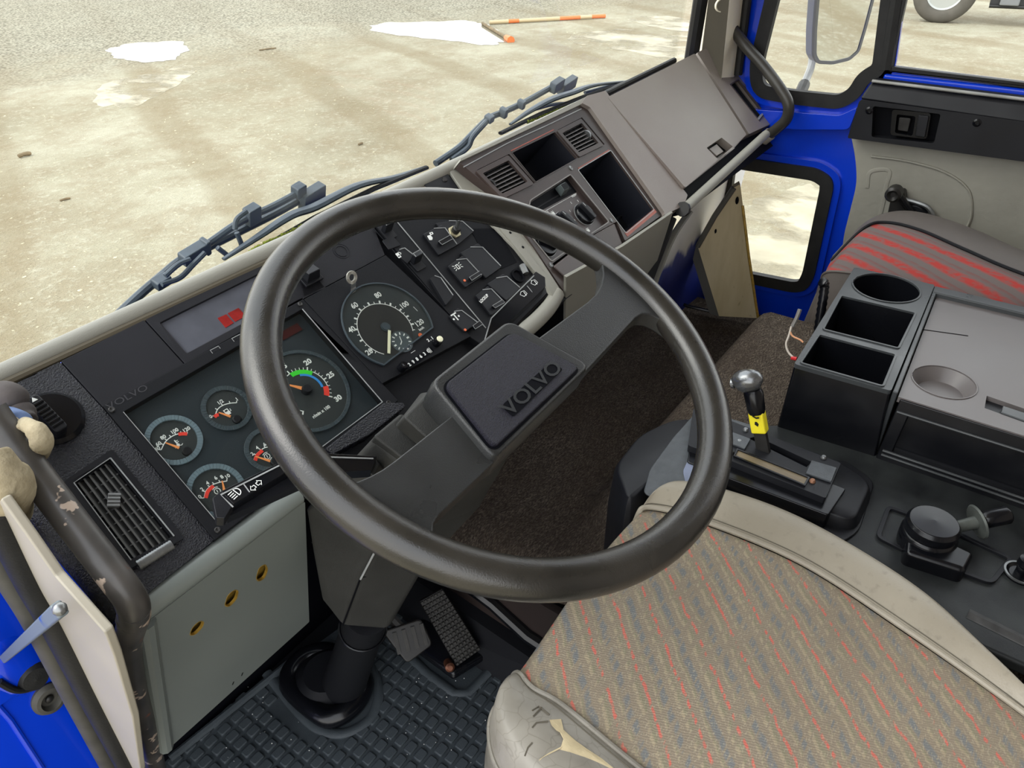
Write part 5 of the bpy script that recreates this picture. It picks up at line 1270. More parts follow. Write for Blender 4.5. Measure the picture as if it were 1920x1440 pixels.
# ================================================================== small things on the left jamb
# check strap of the open door
A_, B_ = onX(-15, 1255, .058), onX(112, 1142, .072)
cs = TH('door_check_strap', 'flat blue grey steel door check strap at the lower left', 'strap', A_)
d = (B_ - A_).normalized(); w_ = V((1, 0, 0)).cross(d).normalized() * .0058; t_ = V((.004, 0, 0))
STR, N, L, b = nodes('steel_with_blue_paint', 0.4, 0.5)
c = mixc(N, L, ramp(N, L, noise(N, L, mapn(N, L, 0, (22, 22, 22)), 1.0, 4), [(0.62, (0, 0, 0)), (0.68, (1, 1, 1))]), lin(112, 122, 126), lin(36, 78, 160)); L.new(c, b.inputs['Base Color']); b.inputs['Metallic'].default_value = .0
mb = MB(); mb.hexa([A_ - w_ - t_, A_ + w_ - t_, B_ + w_ - t_, B_ - w_ - t_, A_ - w_ + t_, A_ + w_ + t_, B_ + w_ + t_, B_ - w_ + t_]); OB('strap', mb, STR, cs, bev=.002)
mb = MB(); mb.ball(B_, .005, 10, 8); OB('pivot', mb, STEEL, cs)
# round rubber plug on the hinge pillar
F = HP.at(90, 1308, 0); 
pg = TH('rubber_plug', 'round black rubber plug in the blue hinge pillar', 'plug', F.o)
mb = MB(); mb.lathe(F, [(.027, -.004), (.028, .004), (.023, .010), (.017, .011), (.014, .002), (0, .001)], 26, sx=.8); OB('plug_rim', mb, SEALG, pg)
mb = MB(); mb.ball(F.w(0, 0, .004), (.006, .004, .006), 10, 8); OB('plug_bolt', mb, DARKM, pg)
mb = MB(); pts = [HP.w(*HP.q(x, y), .012) for x, y in ((-10, 1270), (20, 1285), (48, 1282), (66, 1268), (74, 1258))]; mb.tube(cat(pts, 6), .0045, 8)
ck = TAG(OB('jamb_cable', mb, RUBB), 'black cable with grommet entering the blue hinge pillar above the plug', 'cable')
mb = MB(); F = HP.at(60, 1266, .004); mb.lathe(F, [(.024, -.006), (.024, .004), (.018, .012), (0, .014)], 22, sx=.9); g_ = OB('grommet', mb, SEAL); g_.parent = ck

# ================================================================== pedals
ac = TH('accelerator_pedal', 'accelerator pedal with a checkered rubber tread', 'pedal', onZ(858, 1255, .03))
q = [onZ(786, 1128, .16), onZ(830, 1104, .17), onZ(900, 1214, .05), onZ(858, 1254, .045)]
cen = sum(q, V()) / 4; nx = (q[1] - q[0]).normalized(); ny = ((q[0] + q[1]) / 2 - (q[2] + q[3]) / 2).normalized(); ny = (ny - nx * ny.dot(nx)).normalized(); PF = Fr(cen, nx, ny)
loc = [((p - cen).dot(nx), (p - cen).dot(ny)) for p in q]
PED = M('pedal_rubber', lin(48, 46, 43), .55, vary=.25, vs=60)
mb = MB(); mb.plate(PF, rnd(loc, .004), -.010, 0); OB('plate', mb, DARKM, ac, bev=.002)
mb = MB()
for i in range(7):
    for j in range(16):
        s, r = (i + .5) / 7, (j + .5) / 16
        a = V(loc[0]).lerp(V(loc[1]), s); b2 = V(loc[3]).lerp(V(loc[2]), s); p = a.lerp(b2, r); e = .0030
        mb.loft([[PF.w(p.x + dx * e, p.y + dy * e, 0) for dx, dy in ((-1, -1), (1, -1), (1, 1), (-1, 1))], [PF.w(p.x + dx * e * .7, p.y + dy * e * .7, .0035) for dx, dy in ((-1, -1), (1, -1), (1, 1), (-1, 1))]])
OB('tread', mb, PED, ac, kind='stuff')
F = Fr(onZ(843, 1250, .05), nx, ny); mb = MB(); mb.lathe(F, [(.009, -.02), (.009, .005), (.005, .008), (0, .008)], 16); OB('hinge_bolt', mb, M('rusty_bolt', lin(110, 70, 52), .4, metal=.5, vary=.3, vs=80), ac)
mb = MB(); mb.hexa([onZ(x, y, .015) for x, y in ((735, 1192), (850, 1278), (965, 1205), (860, 1120))] + [onZ(x, y, .03) for x, y in ((745, 1192), (850, 1262), (950, 1205), (860, 1125))]); OB('base_plate', mb, BLKG, ac, bev=.006)
br = TH('brake_pedal', 'worn brake pedal left of the checkered accelerator', 'pedal', onZ(770, 1240, .1))
q = [onZ(716, 1184, .17), onZ(790, 1160, .17), onZ(812, 1208, .13), onZ(764, 1246, .12)]
cen = sum(q, V()) / 4; nx = (q[1] - q[0]).normalized(); ny = ((q[0] + q[1]) / 2 - (q[2] + q[3]) / 2); ny = (ny - nx * ny.dot(nx)).normalized(); PF = Fr(cen, nx, ny)
loc = [((p - cen).dot(nx), (p - cen).dot(ny)) for p in q]
mb = MB(); mb.plate(PF, rnd(loc, .010), -.014, 0); OB('pad', mb, M('worn_pedal_rubber', lin(30, 28, 26), .45, vary=.3, vs=60), br, bev=.003)
mb = MB()
for k in range(4): mb.box(PF, -.030 + k * .017, -.023 + k * .017, -.018, .022, -.001, .0028)
OB('pad_rib', mb, PED, br)
mb = MB(); mb.tube([cen - PF.n * .012, V((.53, .86, .30))], .010, 8); OB('pedal_arm', mb, DARKM, br)

# ================================================================== rubber floor mat
mt = TH('floor_mat', 'black rubber floor mat with raised square studs in the driver footwell', 'floor mat', (.45, .6, 0))
mo = [(.125, .20), (.78, .20), (.80, .62), (.72, .64), (.70, .86), (.13, .95)]
mb = MB(); mb.plate(WORLD, mo, -.012, 0.0); OB('mat_sheet', mb, MAT, mt, bev=.003)
mb = MB(); a, b_ = onZ(320, 1425, 0), onZ(560, 1232, 0); mb.tube([a + V((0, 0, .004)), b_ + V((0, 0, .004))], .008, 8); OB('mat_rim', mb, MAT, mt)
mb = MB(); l = [onZ(x, y, .002) for x, y in ((500, 1262), (545, 1318), (590, 1362), (640, 1376), (690, 1352), (710, 1310), (706, 1275), (690, 1240))]; mb.tube(cat(l, 6), .010, 10, ell=.6, up=(0, 0, 1)); OB('mat_rim', mb, MAT, mt)
mb = MB(); l = [onZ(x, y, .002) for x, y in ((745, 1210), (800, 1262), (852, 1300), (878, 1300), (960, 1215), (975, 1205))]; mb.tube(l, .010, 10, ell=.6, up=(0, 0, 1)); OB('mat_rim', mb, MAT, mt)
stud_me = None
def px_of(P):
    d = P - CAM; z = d.dot(_f); return 960 + FPX * d.dot(CR) / z, 720 + FPX * d.dot(CD) / z
def inside(p, poly_):
    r = False
    for i in range(len(poly_)):
        (x0, y0), (x1, y1) = poly_[i - 1], poly_[i]
        if (y0 > p[1]) != (y1 > p[1]) and p[0] < (x1 - x0) * (p[1] - y0) / (y1 - y0) + x0: r = not r
    return r
bootz = [(bc.x + x * 1.75, bc.y + y * 1.65) for x, y in ring]
pedz = [onZ(x, y, 0)[:2] for x, y in ((725, 1175), (850, 1312), (990, 1200), (900, 1090))]
seen = [(300, 1440), (480, 1290), (520, 1240), (545, 1290), (600, 1370), (700, 1365), (715, 1290), (690, 1200), (745, 1180), (860, 1305), (985, 1200), (1000, 1230), (900, 1460), (300, 1460)]
cnt = 0
for i in range(-2, 24):
    for j in range(-2, 34):
        x, y = .150 + i * .0292 , .250 + j * .0238
        if not inside((x, y), mo) or inside((x, y), bootz) or inside((x, y), pedz): continue
        p = px_of(V((x, y, 0)))
        if not (280 < p[0] < 1010 and p[1] < 1470) or cnt >= 300: continue
        if p[0] > 940 and p[1] > 1270: continue
        if x < .15 + .02 or y > .93: continue
        if stud_me is None:
            mb = MB(); sq = rnd([(-.0118, -.0092), (.0118, -.0092), (.0118, .0092), (-.0118, .0092)], .004, 3)
            F = Fr((x, y, 0), (1, 0, 0), (0, 1, 0)); mb.loft([[F.w(*p_, -.001) for p_ in sq], [F.w(p_[0] * .94, p_[1] * .94, .003) for p_ in sq], [F.w(p_[0] * .80, p_[1] * .78, .0045) for p_ in sq]])
            o = OB('stud', mb, MAT, mt); stud_me = o; sx0, sy0 = x, y
        else:
            o = stud_me.copy(); COL.objects.link(o); o.parent = mt; o.matrix_parent_inverse = stud_me.matrix_parent_inverse.copy(); o.location = (x - sx0, y - sy0, 0)
        cnt += 1
# loose grit on the mat
mb = MB()
for k in range(60):
    p = onZ(random.uniform(380, 930), random.uniform(1260, 1440), .005); mb.ball(p, .0006 + .0007 * random.random(), 5, 4)
OB('grit', mb, M('pale_grit', lin(200, 200, 196), .7), mt, kind='stuff')
# ================================================================== carpeted engine cover
def smooth(a, b_, x):
    t = max(0, min(1, (x - a) / (b_ - a))); return t * t * (3 - 2 * t)
TZ = .470
def ridge_y(x): return .398
def zcar(x, y):
    fl = .265 - (x - .72) * .075
    top = TZ + (fl - TZ) * smooth(1.50, 1.62, x) - .16 * (1 - smooth(.84, 1.0, x))
    ry = ridge_y(x)
    z = top + (fl - top) * smooth(ry - .015, ry + .14, y)
    z -= max(0, .78 - x) ** 2 * 8
    return z + .006 * sin(9 * x + 4 * y) * smooth(ry, ry + .2, y)
ec = TH('engine_cover', 'brown carpeted engine cover between the seats, rising from the footwell', 'engine cover', (1.2, .3, .0))
mb = MB(); mb.surf(lambda a, c: V((.70 + 1.30 * a, -.55 + 1.45 * c, zcar(.70 + 1.30 * a, -.55 + 1.45 * c))), 70, 90); OB('carpet', mb, CARP, ec, sm=80)
mb = MB(); mb.hexa([V((.70, -.5, .0)), V((.74, -.5, 0)), V((.74, .90, 0)), V((.70, .90, 0)), V((.695, -.5, .20)), V((.71, -.5, .20)), V((.71, .90, .235)), V((.695, .90, .235))]); OB('cover_side', mb, M('dark_brown_side', lin(44, 34, 31), .6, vary=.2, vs=8), ec)
mb = MB(); mb.tube([onX(1420, 599, 1.925) + V((0.02, -.03, .006)), onZ(1360, 590, .195), onZ(1290, 574, .20), onZ(1255, 560, .20)], .005, 8); OB('carpet_edge', mb, BLKG, ec)
mb = MB(); mb.tube([onX(858, 1082, .69), onX(925, 1132, .69), onX(990, 1192, .69), onX(1040, 1225, .69)], .014, 10); OB('step_strip', mb, BLKG, ec)
mb = MB(); mb.hexa([V((.64, .38, .0)), V((.70, .38, 0)), V((.70, .88, 0)), V((.64, .88, 0)), V((.672, .38, .075)), V((.70, .38, .075)), V((.70, .88, .12)), V((.672, .88, .12))]); OB('step', mb, BLKM, ec)

# black moulded tray on the engine cover
TR = tilt(0, TZ + .006, 0)
tc_ = TH('tunnel_tray', 'black moulded plastic tray on the engine cover beside the driver seat', 'tray', (1.0, 0, TZ))
mb = MB(); mb.plate(TR, rnd([(.80, -.30), (1.14, -.30), (1.14, .18), (1.03, .32), (.900, .36), (.886, .24), (.887, .11), (.853, -.04), (.800, -.118)], .01), -.02, 0.0); OB('tray', mb, TRAYM, tc_, bev=.006, seg=3)
mb = MB(); q = rnd(TR.qs([(1575, 860), (1640, 905), (1610, 1000), (1560, 1030), (1480, 960)]), .02); mb.plate(TR, q, 0, .004); OB('raised_field', mb, BLK, tc_, bev=.003)
q = rnd(TR.qs([(1662, 950), (1760, 985), (1900, 1050), (1860, 1100), (1700, 1040), (1640, 1010)]), .012)
mb = MB(); mb.plate(TR, q, 0, .005, [inset(q, .006)]); OB('pocket_rim', mb, BLK, tc_, bev=.002)
mb = MB(); mb.tube([TR.w(*TR.q(1815, 1150), -.01), TR.w(*TR.q(1940, 1212), -.01)], .014, 10); OB('tray_edge', mb, M('scuffed_black_edge', lin(58, 58, 58), .5, vary=.5, vs=50), tc_)
# bright collared knob at the right edge of the picture
F = Fr(onZ(1912, 1078, TZ + .006), (1, 0, 0), (0, 1, 0)); kn_ = TH('collared_knob', 'small black knob with a bright ring behind the hand brake valve', 'knob', F.o)
mb = MB(); mb.lathe(F, [(.020, 0), (.021, .004), (.018, .006), (.014, .003), (0, .003)], 26); OB('ring', mb, BLKG, kn_)
mb = MB(); mb.arc(F, (0, 0), .0185, .0212, 0, 360, .004, .0062, 30); OB('bright_ring', mb, STEEL, kn_)
mb = MB(); mb.lathe(F, [(.008, .003), (.008, .018), (.011, .022), (.010, .032), (0, .034)], 18); OB('stem', mb, BLKG, kn_)

# ================================================================== gear selector console
gs = TH('gear_selector', 'automatic gear selector with a yellow taped lever and grey console', 'gear selector', (.93, .22, TZ))
SF = tilt(0, .52, 0)
pod = [(.752, .345), (.815, .405), (.91, .41), (.985, .38), (1.03, .31), (1.035, .12), (1.01, .05), (.905, .05), (.897, .2), (.890, .30), (.85, .332)]
def pods(g, z):
    return [V((x, y, z)) for x, y in inset(rnd(pod, .025, 5), -g)]
mb = MB(); mb.loft([pods(.012, .28), pods(.010, .42), pods(.004, .485), pods(-.002, .498), pods(-.006, .500)]); OB('pod', mb, BLK, gs, bev=.004, seg=3, sm=50)
TOPM = M('scuffed_grey_black_top', lin(72, 76, 80), .38, vary=.2, vs=60, bump=.3, bs=600)
f5 = tilt(0, .502, 0)
mb = MB(); q = rnd(f5.qs([(1206, 925), (1218, 880), (1262, 820), (1300, 778), (1360, 782), (1420, 800), (1365, 880), (1300, 915), (1230, 935)]), .012); mb.plate(f5, q, -.003, .001); OB('top_skin', mb, TOPM, gs, bev=.002)
mb = MB(); q = rnd(f5.qs([(1280, 885), (1303, 835), (1350, 850), (1330, 900), (1285, 910)]), .008); mb.plate(f5, q, .001, .003); OB('cup_pad', mb, M('blue_grey_pad', lin(120, 128, 150), .25, vary=.15, vs=20), gs, bev=.001)
plate_px = [(1300, 766), (1368, 788), (1577, 868), (1548, 934), (1366, 862), (1290, 835)]
mb = MB(); mb.plate(SF, rnd(SF.qs([(1300, 800), (1368, 822), (1590, 905), (1556, 955), (1366, 885), (1290, 855)]), .004), -.045, -.012); OB('lower_frame', mb, BLKG, gs, bev=.004)
slotq = SF.qs([(1404, 822), (1418, 818), (1522, 866), (1512, 876)])
mb = MB(); mb.plate(SF, rnd(SF.qs(plate_px), .004), -.014, 0, [slotq]); gp_ = OB('gate_plate', mb, BLK, gs, bev=.002)
mb = MB(); mb.plate(SF, SF.qs([(1400, 815), (1420, 812), (1530, 865), (1515, 882)]), -.014, -.010); OB('gate_slot', mb, DEEP, gs)
q = SF.qs([(1383, 846), (1514, 898), (1507, 911), (1378, 857)])
mb = MB(); mb.plate(SF, inset(q, -.0025), 0, .004, [inset(q, .0005)]); OB('display_frame', mb, BLKG, gs, bev=.0006)
mb = MB(); mb.plate(SF, q, 0, .0018); OB('display_strip', mb, M('tan_display_strip', lin(122, 108, 84), .4, vary=.2, vs=30), gs)
for px in ([(1370, 812), (1407, 826), (1396, 845), (1366, 832)], [(1521, 866), (1568, 880), (1558, 906), (1510, 890)]):
    mb = MB(); mb.plate(SF, rnd(SF.qs(px), .002), 0, .004); OB('block', mb, TOPM, gs, bev=.001)
for x, y, m_ in ((1398, 807, STEEL), (1544, 859, STEEL), (1371, 850, DARKM), (1523, 903, M('rusty_screw', lin(150, 108, 84), .5, metal=.4)), (1386, 829, STEEL)):
    mb = MB(); mb.lathe(SF, [(.0048, 0), (.0048, .002), (.003, .0045), (0, .004)], 12, SF.q(x, y)); OB('screw', mb, m_, gs)
mb = MB(); l = [SF.w(*SF.q(x, y), -.022) for x, y in ((1366, 874), (1540, 942), (1552, 940), (1572, 905))]; mb.tube(l, .003, 8); OB('bright_edge', mb, STEEL, gs)
# lever
lb, lt = V((.962, .208, .505)), V((.978, .262, .640))
def lv(t): return lb.lerp(lt, t)
mb = MB(); 
wx = V((.0, .010, -.004)); wy = V((.0045, 0, 0))
mb.hexa([lv(0) - wx - wy, lv(0) + wx - wy, lv(0) + wx + wy, lv(0) - wx + wy, lv(.42) - wx * .9 - wy, lv(.42) + wx * .9 - wy, lv(.42) + wx * .9 + wy, lv(.42) - wx * .9 + wy]); lever = OB('lever', mb, DARKM, gs, bev=.001)
mb = MB(); mb.tube([lv(-.02) + V((.007, -.006, 0)), lv(.40) + V((.005, -.004, 0))], .003, 8); OB('lever_rod', mb, STEEL, lever)
wx2, wy2 = wx * 1.15, wy * 1.8
mb = MB(); mb.hexa([lv(.33) - wx2 - wy2, lv(.33) + wx2 - wy2, lv(.33) + wx2 + wy2, lv(.33) - wx2 + wy2, lv(.58) - wx2 - wy2, lv(.58) + wx2 - wy2, lv(.58) + wx2 + wy2, lv(.58) - wx2 + wy2]); tp_ = OB('yellow_tape', mb, YELLOW, lever, bev=.003)
mb = MB(); LF = Fr(lv(.46) - V((wy2.x + .0006, 0, 0)), (0, -1, 0), (0, .30, .95)); mb.plate(LF, [(-.003, -.002), (.002, -.004), (.004, .001), (.001, .004), (-.002, .003)], -.0004, .0006); mb.strip(LF, [(-.005, .013), (.001, .011), (.006, .014)], .002, -.0004, .0006); OB('tape_mark', mb, BLK, lever)
mb = MB(); mb.tube([lv(.56), lv(.62), lv(.80), lv(.84)], [.0125, .0145, .0155, .013], 14); OB('grip', mb, BLKG, lever)
mb = MB(); ax = (lt - lb).normalized(); kx = V((.06, -.98, .15)); kx = (kx - ax * kx.dot(ax)).normalized(); ky = ax.cross(kx)
KF = Fr(lv(.93), kx, ky)
KN = M('worn_silver_grey_knob', lin(128, 130, 132), .26, metal=.75, vary=.12, vs=60, rv=.06)
mb = MB(); mb.loft([[KF.w(-.006 + r1 * 1.35 * cos(2 * pi * k / 22), r1 * sin(2 * pi * k / 22), h) for k in range(22)] for r1, h in ((.009, -.016), (.014, -.010), (.018, -.001), (.0185, .007), (.015, .014), (.009, .0185), (.002, .0198))]); OB('knob', mb, KN, lever, sm=70)
mb = MB(); mb.lathe(Fr(KF.w(.0185 * -1.0 - .012, 0, -.002), ky, ax), [(.008, -.002), (.008, .003), (0, .003)], 18); OB('knob_button', mb, KN, lever, bev=.0006)

# ================================================================== storage console
so = TH('storage_console', 'glossy black storage console with cup holder, two bins and a flat lid', 'console', (1.3, .05, TZ))
TZ6 = .600
T6 = tilt(0, TZ6, 0)
top1 = [(1602, 501), (1753, 534), (1671, 733), (1489, 682)]
cup = T6.q(1662, 540); cr_ = abs(T6.q(1724, 546)[0] - T6.q(1600, 536)[0]) / 2
bin1 = [(1578, 556), (1715, 588), (1683, 653), (1545, 618)]; bin2 = [(1537, 629), (1678, 666), (1654, 724), (1503, 681)]
rimh = rnd(T6.qs(top1), .006)
e1 = T6.q(1600, 533); e2 = T6.q(1724, 547); cupc = ((e1[0] + e2[0]) / 2, (e1[1] + e2[1]) / 2); rr = hypot(e2[0] - e1[0], e2[1] - e1[1]) / 2
cuph = circ(cupc, rr, 36)
b1, b2_ = rnd(T6.qs(bin1), .004), rnd(T6.qs(bin2), .004)
CTOP = M('console_top_plastic', lin(60, 63, 65), .32, rv=.08, vs=20)
mb = MB(); mb.plate(T6, rimh, -.012, 0, [cuph, b1, b2_]); OB('tray_top', mb, CTOP, so, bev=.003, seg=3)
base1 = [onZ(x, y, TZ) for x, y in ((1455, 805), (1640, 862))]
q4 = [T6.w(*p) for p in T6.qs(top1)]
bb_ = [V((q4[0].x, q4[0].y, TZ)), V((q4[1].x, q4[1].y, TZ)), base1[1], base1[0]]
mb = MB(); mb.loft([bb_, [p + V((0, 0, -.008)) for p in q4]], caps=False); OB('tray_body', mb, BLKG, so, bev=.004)
for nm, h_, dep in (('cup_holder', cuph, .07), ('bin', b1, .085), ('bin', b2_, .085)):
    n = len(h_); c = (sum(p[0] for p in h_) / n, sum(p[1] for p in h_) / n); bk = [(c[0] + (p[0] - c[0]) * .88, c[1] + (p[1] - c[1]) * .88) for p in h_]
    mb = MB(); mb.loft([[T6.w(*p, -.002) for p in h_], [T6.w(*p, -dep) for p in bk]], caps=False); mb.face([mb.bm.verts.new(T6.w(*p, -dep)) for p in bk]); OB(nm, mb, BLKG, so, sm=50)
    mb = MB(); mb.plate(T6, inset(h_, -.0035), 0, .0022, [inset(h_, .0002)]); OB('bin_rim', mb, CTOP, so, bev=.0009)
# lid box
xl, xr = T6.q(1671, 733)[0], T6.q(1753, 534)[0]
yf, yf2 = T6.q(1671, 733)[1] - .004, T6.q(1753, 534)[1] - .004
T58 = tilt(0, .590, 0)
A1, A2 = T6.q(1672, 731), T6.q(1752, 535)
mb = MB(); mb.plate(T6, [(A2[0] - .03, A2[1] - .002), (A2[0], A2[1]), (A2[0], -.55), (A2[0] - .03, -.55)], -.13, 0); OB('back_rim', mb, CTOP, so, bev=.003)
mb = MB(); mb.plate(T6, [(A1[0] + .0, A1[1] - .002), (A2[0] - .028, A2[1] - .002), (A2[0] - .028, A2[1] - .010), (A1[0], A1[1] - .010)], -.13, -.002); OB('end_rim', mb, CTOP, so, bev=.002)
LIDM = M('console_lid_painted_sheen', lin(102, 97, 96), .34, vary=.12, vs=7, rv=.08)  # grey sheen of the black lid painted into its colour
lo = [(A1[0] + .002, A1[1] - .012), (A2[0] - .030, A2[1] - .012), (A2[0] - .030, -.55), (A1[0] + .002, -.55)]
c0 = T58.q(1712, 710); c1_ = T58.q(1829, 722); cc = ((c0[0] + c1_[0]) / 2, (c0[1] + c1_[1]) / 2 ); cr2 = hypot(c1_[0] - c0[0], c1_[1] - c0[1]) / 2
cup2 = circ(cc, cr2, 36)
lat = T58.qs([(1850, 742), (1990, 790), (1982, 814), (1846, 765)])
mb = MB(); mb.plate(T58, lo, -.010, 0, [cup2, lat]); lid_ = OB('lid', mb, LIDM, so, label='flat lid with a grey sheen in its colour and a round cup recess')
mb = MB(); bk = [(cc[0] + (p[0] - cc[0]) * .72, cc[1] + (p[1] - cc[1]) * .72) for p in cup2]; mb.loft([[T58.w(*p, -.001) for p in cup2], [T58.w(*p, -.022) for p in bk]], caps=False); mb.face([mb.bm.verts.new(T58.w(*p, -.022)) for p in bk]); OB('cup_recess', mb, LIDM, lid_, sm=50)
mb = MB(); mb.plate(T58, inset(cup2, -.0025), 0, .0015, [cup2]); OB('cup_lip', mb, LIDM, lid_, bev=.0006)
mb = MB(); mb.plate(T58, lat, -.012, -.008); mb2 = MB(); mb2.plate(T58, T58.qs([(1880, 762), (1985, 797), (1980, 812), (1876, 775)]), -.008, .002); OB('latch_recess', mb, BLK, lid_); OB('latch_slide', mb2, CTOP, lid_, bev=.0015)
mb = MB(); pa, pb = T58.w(*T58.q(1722, 617), .0004), T58.w(*T58.q(1815, 630), .0004); mb.tube([pa, pb], .0008, 6); OB('lid_seam', mb, DEEP, lid_)
# front of the lid box, with its recessed long panel
fb0, fb1 = onZ(1640, 864, TZ), onZ(1925, 968, TZ)
ftop0 = V((A1[0], A1[1] - .010, .588)); ftop1 = V((A1[0] + .004, -.55, .588)); fbo0 = V((fb0.x, fb0.y, TZ)); fbo1 = V((fb0.x, -.55, TZ))
un = (ftop1 - ftop0).normalized(); vn = (ftop0 - fbo0); vn = (vn - un * vn.dot(un)).normalized(); FF = Fr(fbo0, un, vn)
hgt = (ftop0 - fbo0).dot(vn); wid = .62
mb = MB(); mb.plate(FF, [(0, 0), (wid, 0), (wid, hgt), (.004, hgt)], -.03, 0, [[(.020, .026), (wid - .02, .026), (wid - .02, hgt - .024), (.024, hgt - .024)]]); OB('lid_box_front', mb, BLKG, so, bev=.002)
mb = MB(); mb.plate(FF, [(.018, .020), (wid - .02, .020), (wid - .02, hgt - .02), (.02, hgt - .02)], -.03, -.012); OB('front_recess', mb, BLKG, so)
for y_ in (hgt - .022, .024, .002, .016):
    mb = MB(); mb.tube([FF.w(.006, y_, .001), FF.w(wid, y_, .001)], .0022, 8); OB('moulded_rib', mb, CTOP, so)

# wiring beside the console
cw = TH('corrugated_hose', 'black corrugated cable sleeve standing beside the storage console', 'cable sleeve', onZ(1532, 650, .48))
cp = cat([onX(1530, 655, 1.36), onX(1534, 620, 1.37), onX(1541, 575, 1.38), onX(1546, 535, 1.39), onX(1541, 528, 1.385)], 8)
mb = MB(); mb.tube(cp, [.0095 if i % 2 else .0080 for i in range(len(cp))], 10); OB('sleeve', mb, BLKG, cw, sm=80)
wr = TH('loose_wires', 'loose thin wires with red, yellow and grey ends on the carpet', 'wires', onZ(1480, 640, .48))
WW = M('white_wire', lin(206, 196, 184), .5); WG = M('grey_wire_end', lin(120, 116, 112), .4)
def wire(name, px, r, mat):
    mb = MB(); mb.tube(cat([onX(x, y, 1.30 + (700 - y) * .0004) for x, y in px], 6), r, 7); return OB(name, mb, mat, wr)
wire('grey_end', [(1500, 580), (1494, 596), (1486, 612)], .0042, WG); wire('yellow_wire', [(1481, 620), (1486, 630), (1500, 637), (1506, 642)], .0018, M('yellow_pink_wire', lin(220, 160, 120), .5))
wire('white_wire', [(1484, 612), (1479, 630), (1474, 645), (1478, 660), (1488, 671)], .0022, WW); wire('red_connector', [(1484, 671), (1494, 673)], .0040, M('red_connector', lin(206, 40, 44), .4))

# ================================================================== hand brake valve
hb = TH('hand_brake_valve', 'glossy black hand brake valve with ringed lever on the plastic tray', 'hand brake', onZ(1735, 1040, TZ))
c = onZ(1738, 1010, .492); HF = Fr(c, (0, 1, 0), (0, 0, 1))
ax = V((.35, -.9, .0)).normalized(); HF = Fr(c, ax.cross(V((0, 0, 1))).normalized() * -1, (0, 0, 1))
mb = MB(); mb.lathe(Fr(c + V((0, 0, -.02)), (1, 0, 0), (0, 1, 0)), [(.036, 0), (.038, .012), (.038, .030), (.036, .034), (.034, .036), (.036, .038), (.036, .050), (.032, .056), (0, .058)], 32); OB('valve_body', mb, BLKG, hb, bev=.001)
mb = MB(); mb.hexa([V((c.x + x, c.y + y, z)) for z in (TZ - .01, c.z + .01) for x, y in ((-.055, .02), (-.045, -.055), (.0, -.06), (.01, .03))]); OB('valve_skirt', mb, BLKG, hb, bev=.008, seg=3)
p0, p1 = onX(1778, 992, c.x + .03), onX(1893, 964, c.x + .06)
p1 = p0 + (onX(1893, 964, c.x + .085) - p0)
LVM = M('lever_grey_metal', lin(84, 88, 84), .45, metal=.3, vary=.3, vs=50)
mb = MB(); mb.tube([p0, p0.lerp(p1, .15), p0.lerp(p1, .45), p0.lerp(p1, .55)], [.005, .0085, .0095, .010], 14); lv_ = OB('lever_rod', mb, LVM, hb)
dd = (p1 - p0).normalized(); q1 = V((0, 0, 1)); q1 = (q1 - dd * q1.dot(dd)).normalized(); RF = Fr(p0.lerp(p1, .48), q1, dd.cross(q1))
mb = MB(); mb.lathe(RF, [(.010, -.003), (.024, -.002), (.026, .0005), (.024, .002), (.010, .004)], 26); OB('lock_ring', mb, LVM, lv_)
mb = MB(); mb.tube([p0.lerp(p1, .56), p0.lerp(p1, .62), p0.lerp(p1, .95), p0.lerp(p1, 1.0)], [.010, .0125, .0135, .011], 16); OB('grip', mb, BLKG, lv_, bev=.002)

# ================================================================== driver seat
def qz(px, z): return [onZ(x, y, z) for x, y in px]
ds = TH('driver_seat', 'driver seat cushion of diagonal striped cloth with worn beige vinyl sides', 'seat', (.6, .0, .0))
def P2(l, t):
    """point at parameter t (0..1) on a smooth 2-D line"""
    c_ = l; n = len(c_) - 1; s = min(n - 1e-6, max(0, t * n)); i = int(s); return c_[i].lerp(c_[i + 1], s - i)
oL = cat([V((x, y, 0)) for x, y in ((.395, .325), (.350, .310), (.315, .270), (.300, .20), (.290, .06), (.290, -.10), (.30, -.30))], 10)
sL = cat([V((x, y, 0)) for x, y in ((.425, .328), (.412, .290), (.415, .246), (.402, .14), (.392, .02), (.39, -.12), (.395, -.30))], 10)
sR = cat([V((x, y, 0)) for x, y in ((.735, .326), (.757, .310), (.775, .235), (.779, .09), (.744, -.056), (.703, -.19), (.66, -.30))], 10)
oR = cat([V((x, y, 0)) for x, y in ((.770, .322), (.842, .300), (.872, .220), (.876, .11), (.842, -.035), (.785, -.120), (.70, -.22))], 10)
ZS = .50
def rowpt(t, s, which):
    """s across the cushion: 0 left rim, 1 right rim"""
    pass
def cushion_z(p, t, edge):
    z = ZS + .006 * sin(pi * min(1, max(0, t)))
    if t < .12: z -= .030 * (1 - t / .12) ** 2
    return z - edge
def bol(lo, ls, t, s):
    """bolster: s=0 at seam .. 1 at rim, then rolls over"""
    a, b_ = P2(ls, t), P2(lo, t); p = a.lerp(b_, s)
    bulge = .016 * sin(pi * min(1, s * .9)) if s <= 1 else 0
    drop = .0 if s < .75 else .030 * ((s - .75) / .25) ** 2
    fz = 0 if t > .10 else .030 * (1 - t / .10) ** 2
    return V((p.x, p.y, ZS + bulge - drop - fz))
def skirt(l, t, s, sgn, outn):
    p = P2(l, t); fz = 0 if t > .10 else .030 * (1 - t / .10) ** 2
    return V((p.x + outn.x * .012 * sin(pi * s * .8), p.y + outn.y * .012 * sin(pi * s * .8), ZS - .030 - fz - s * .15))
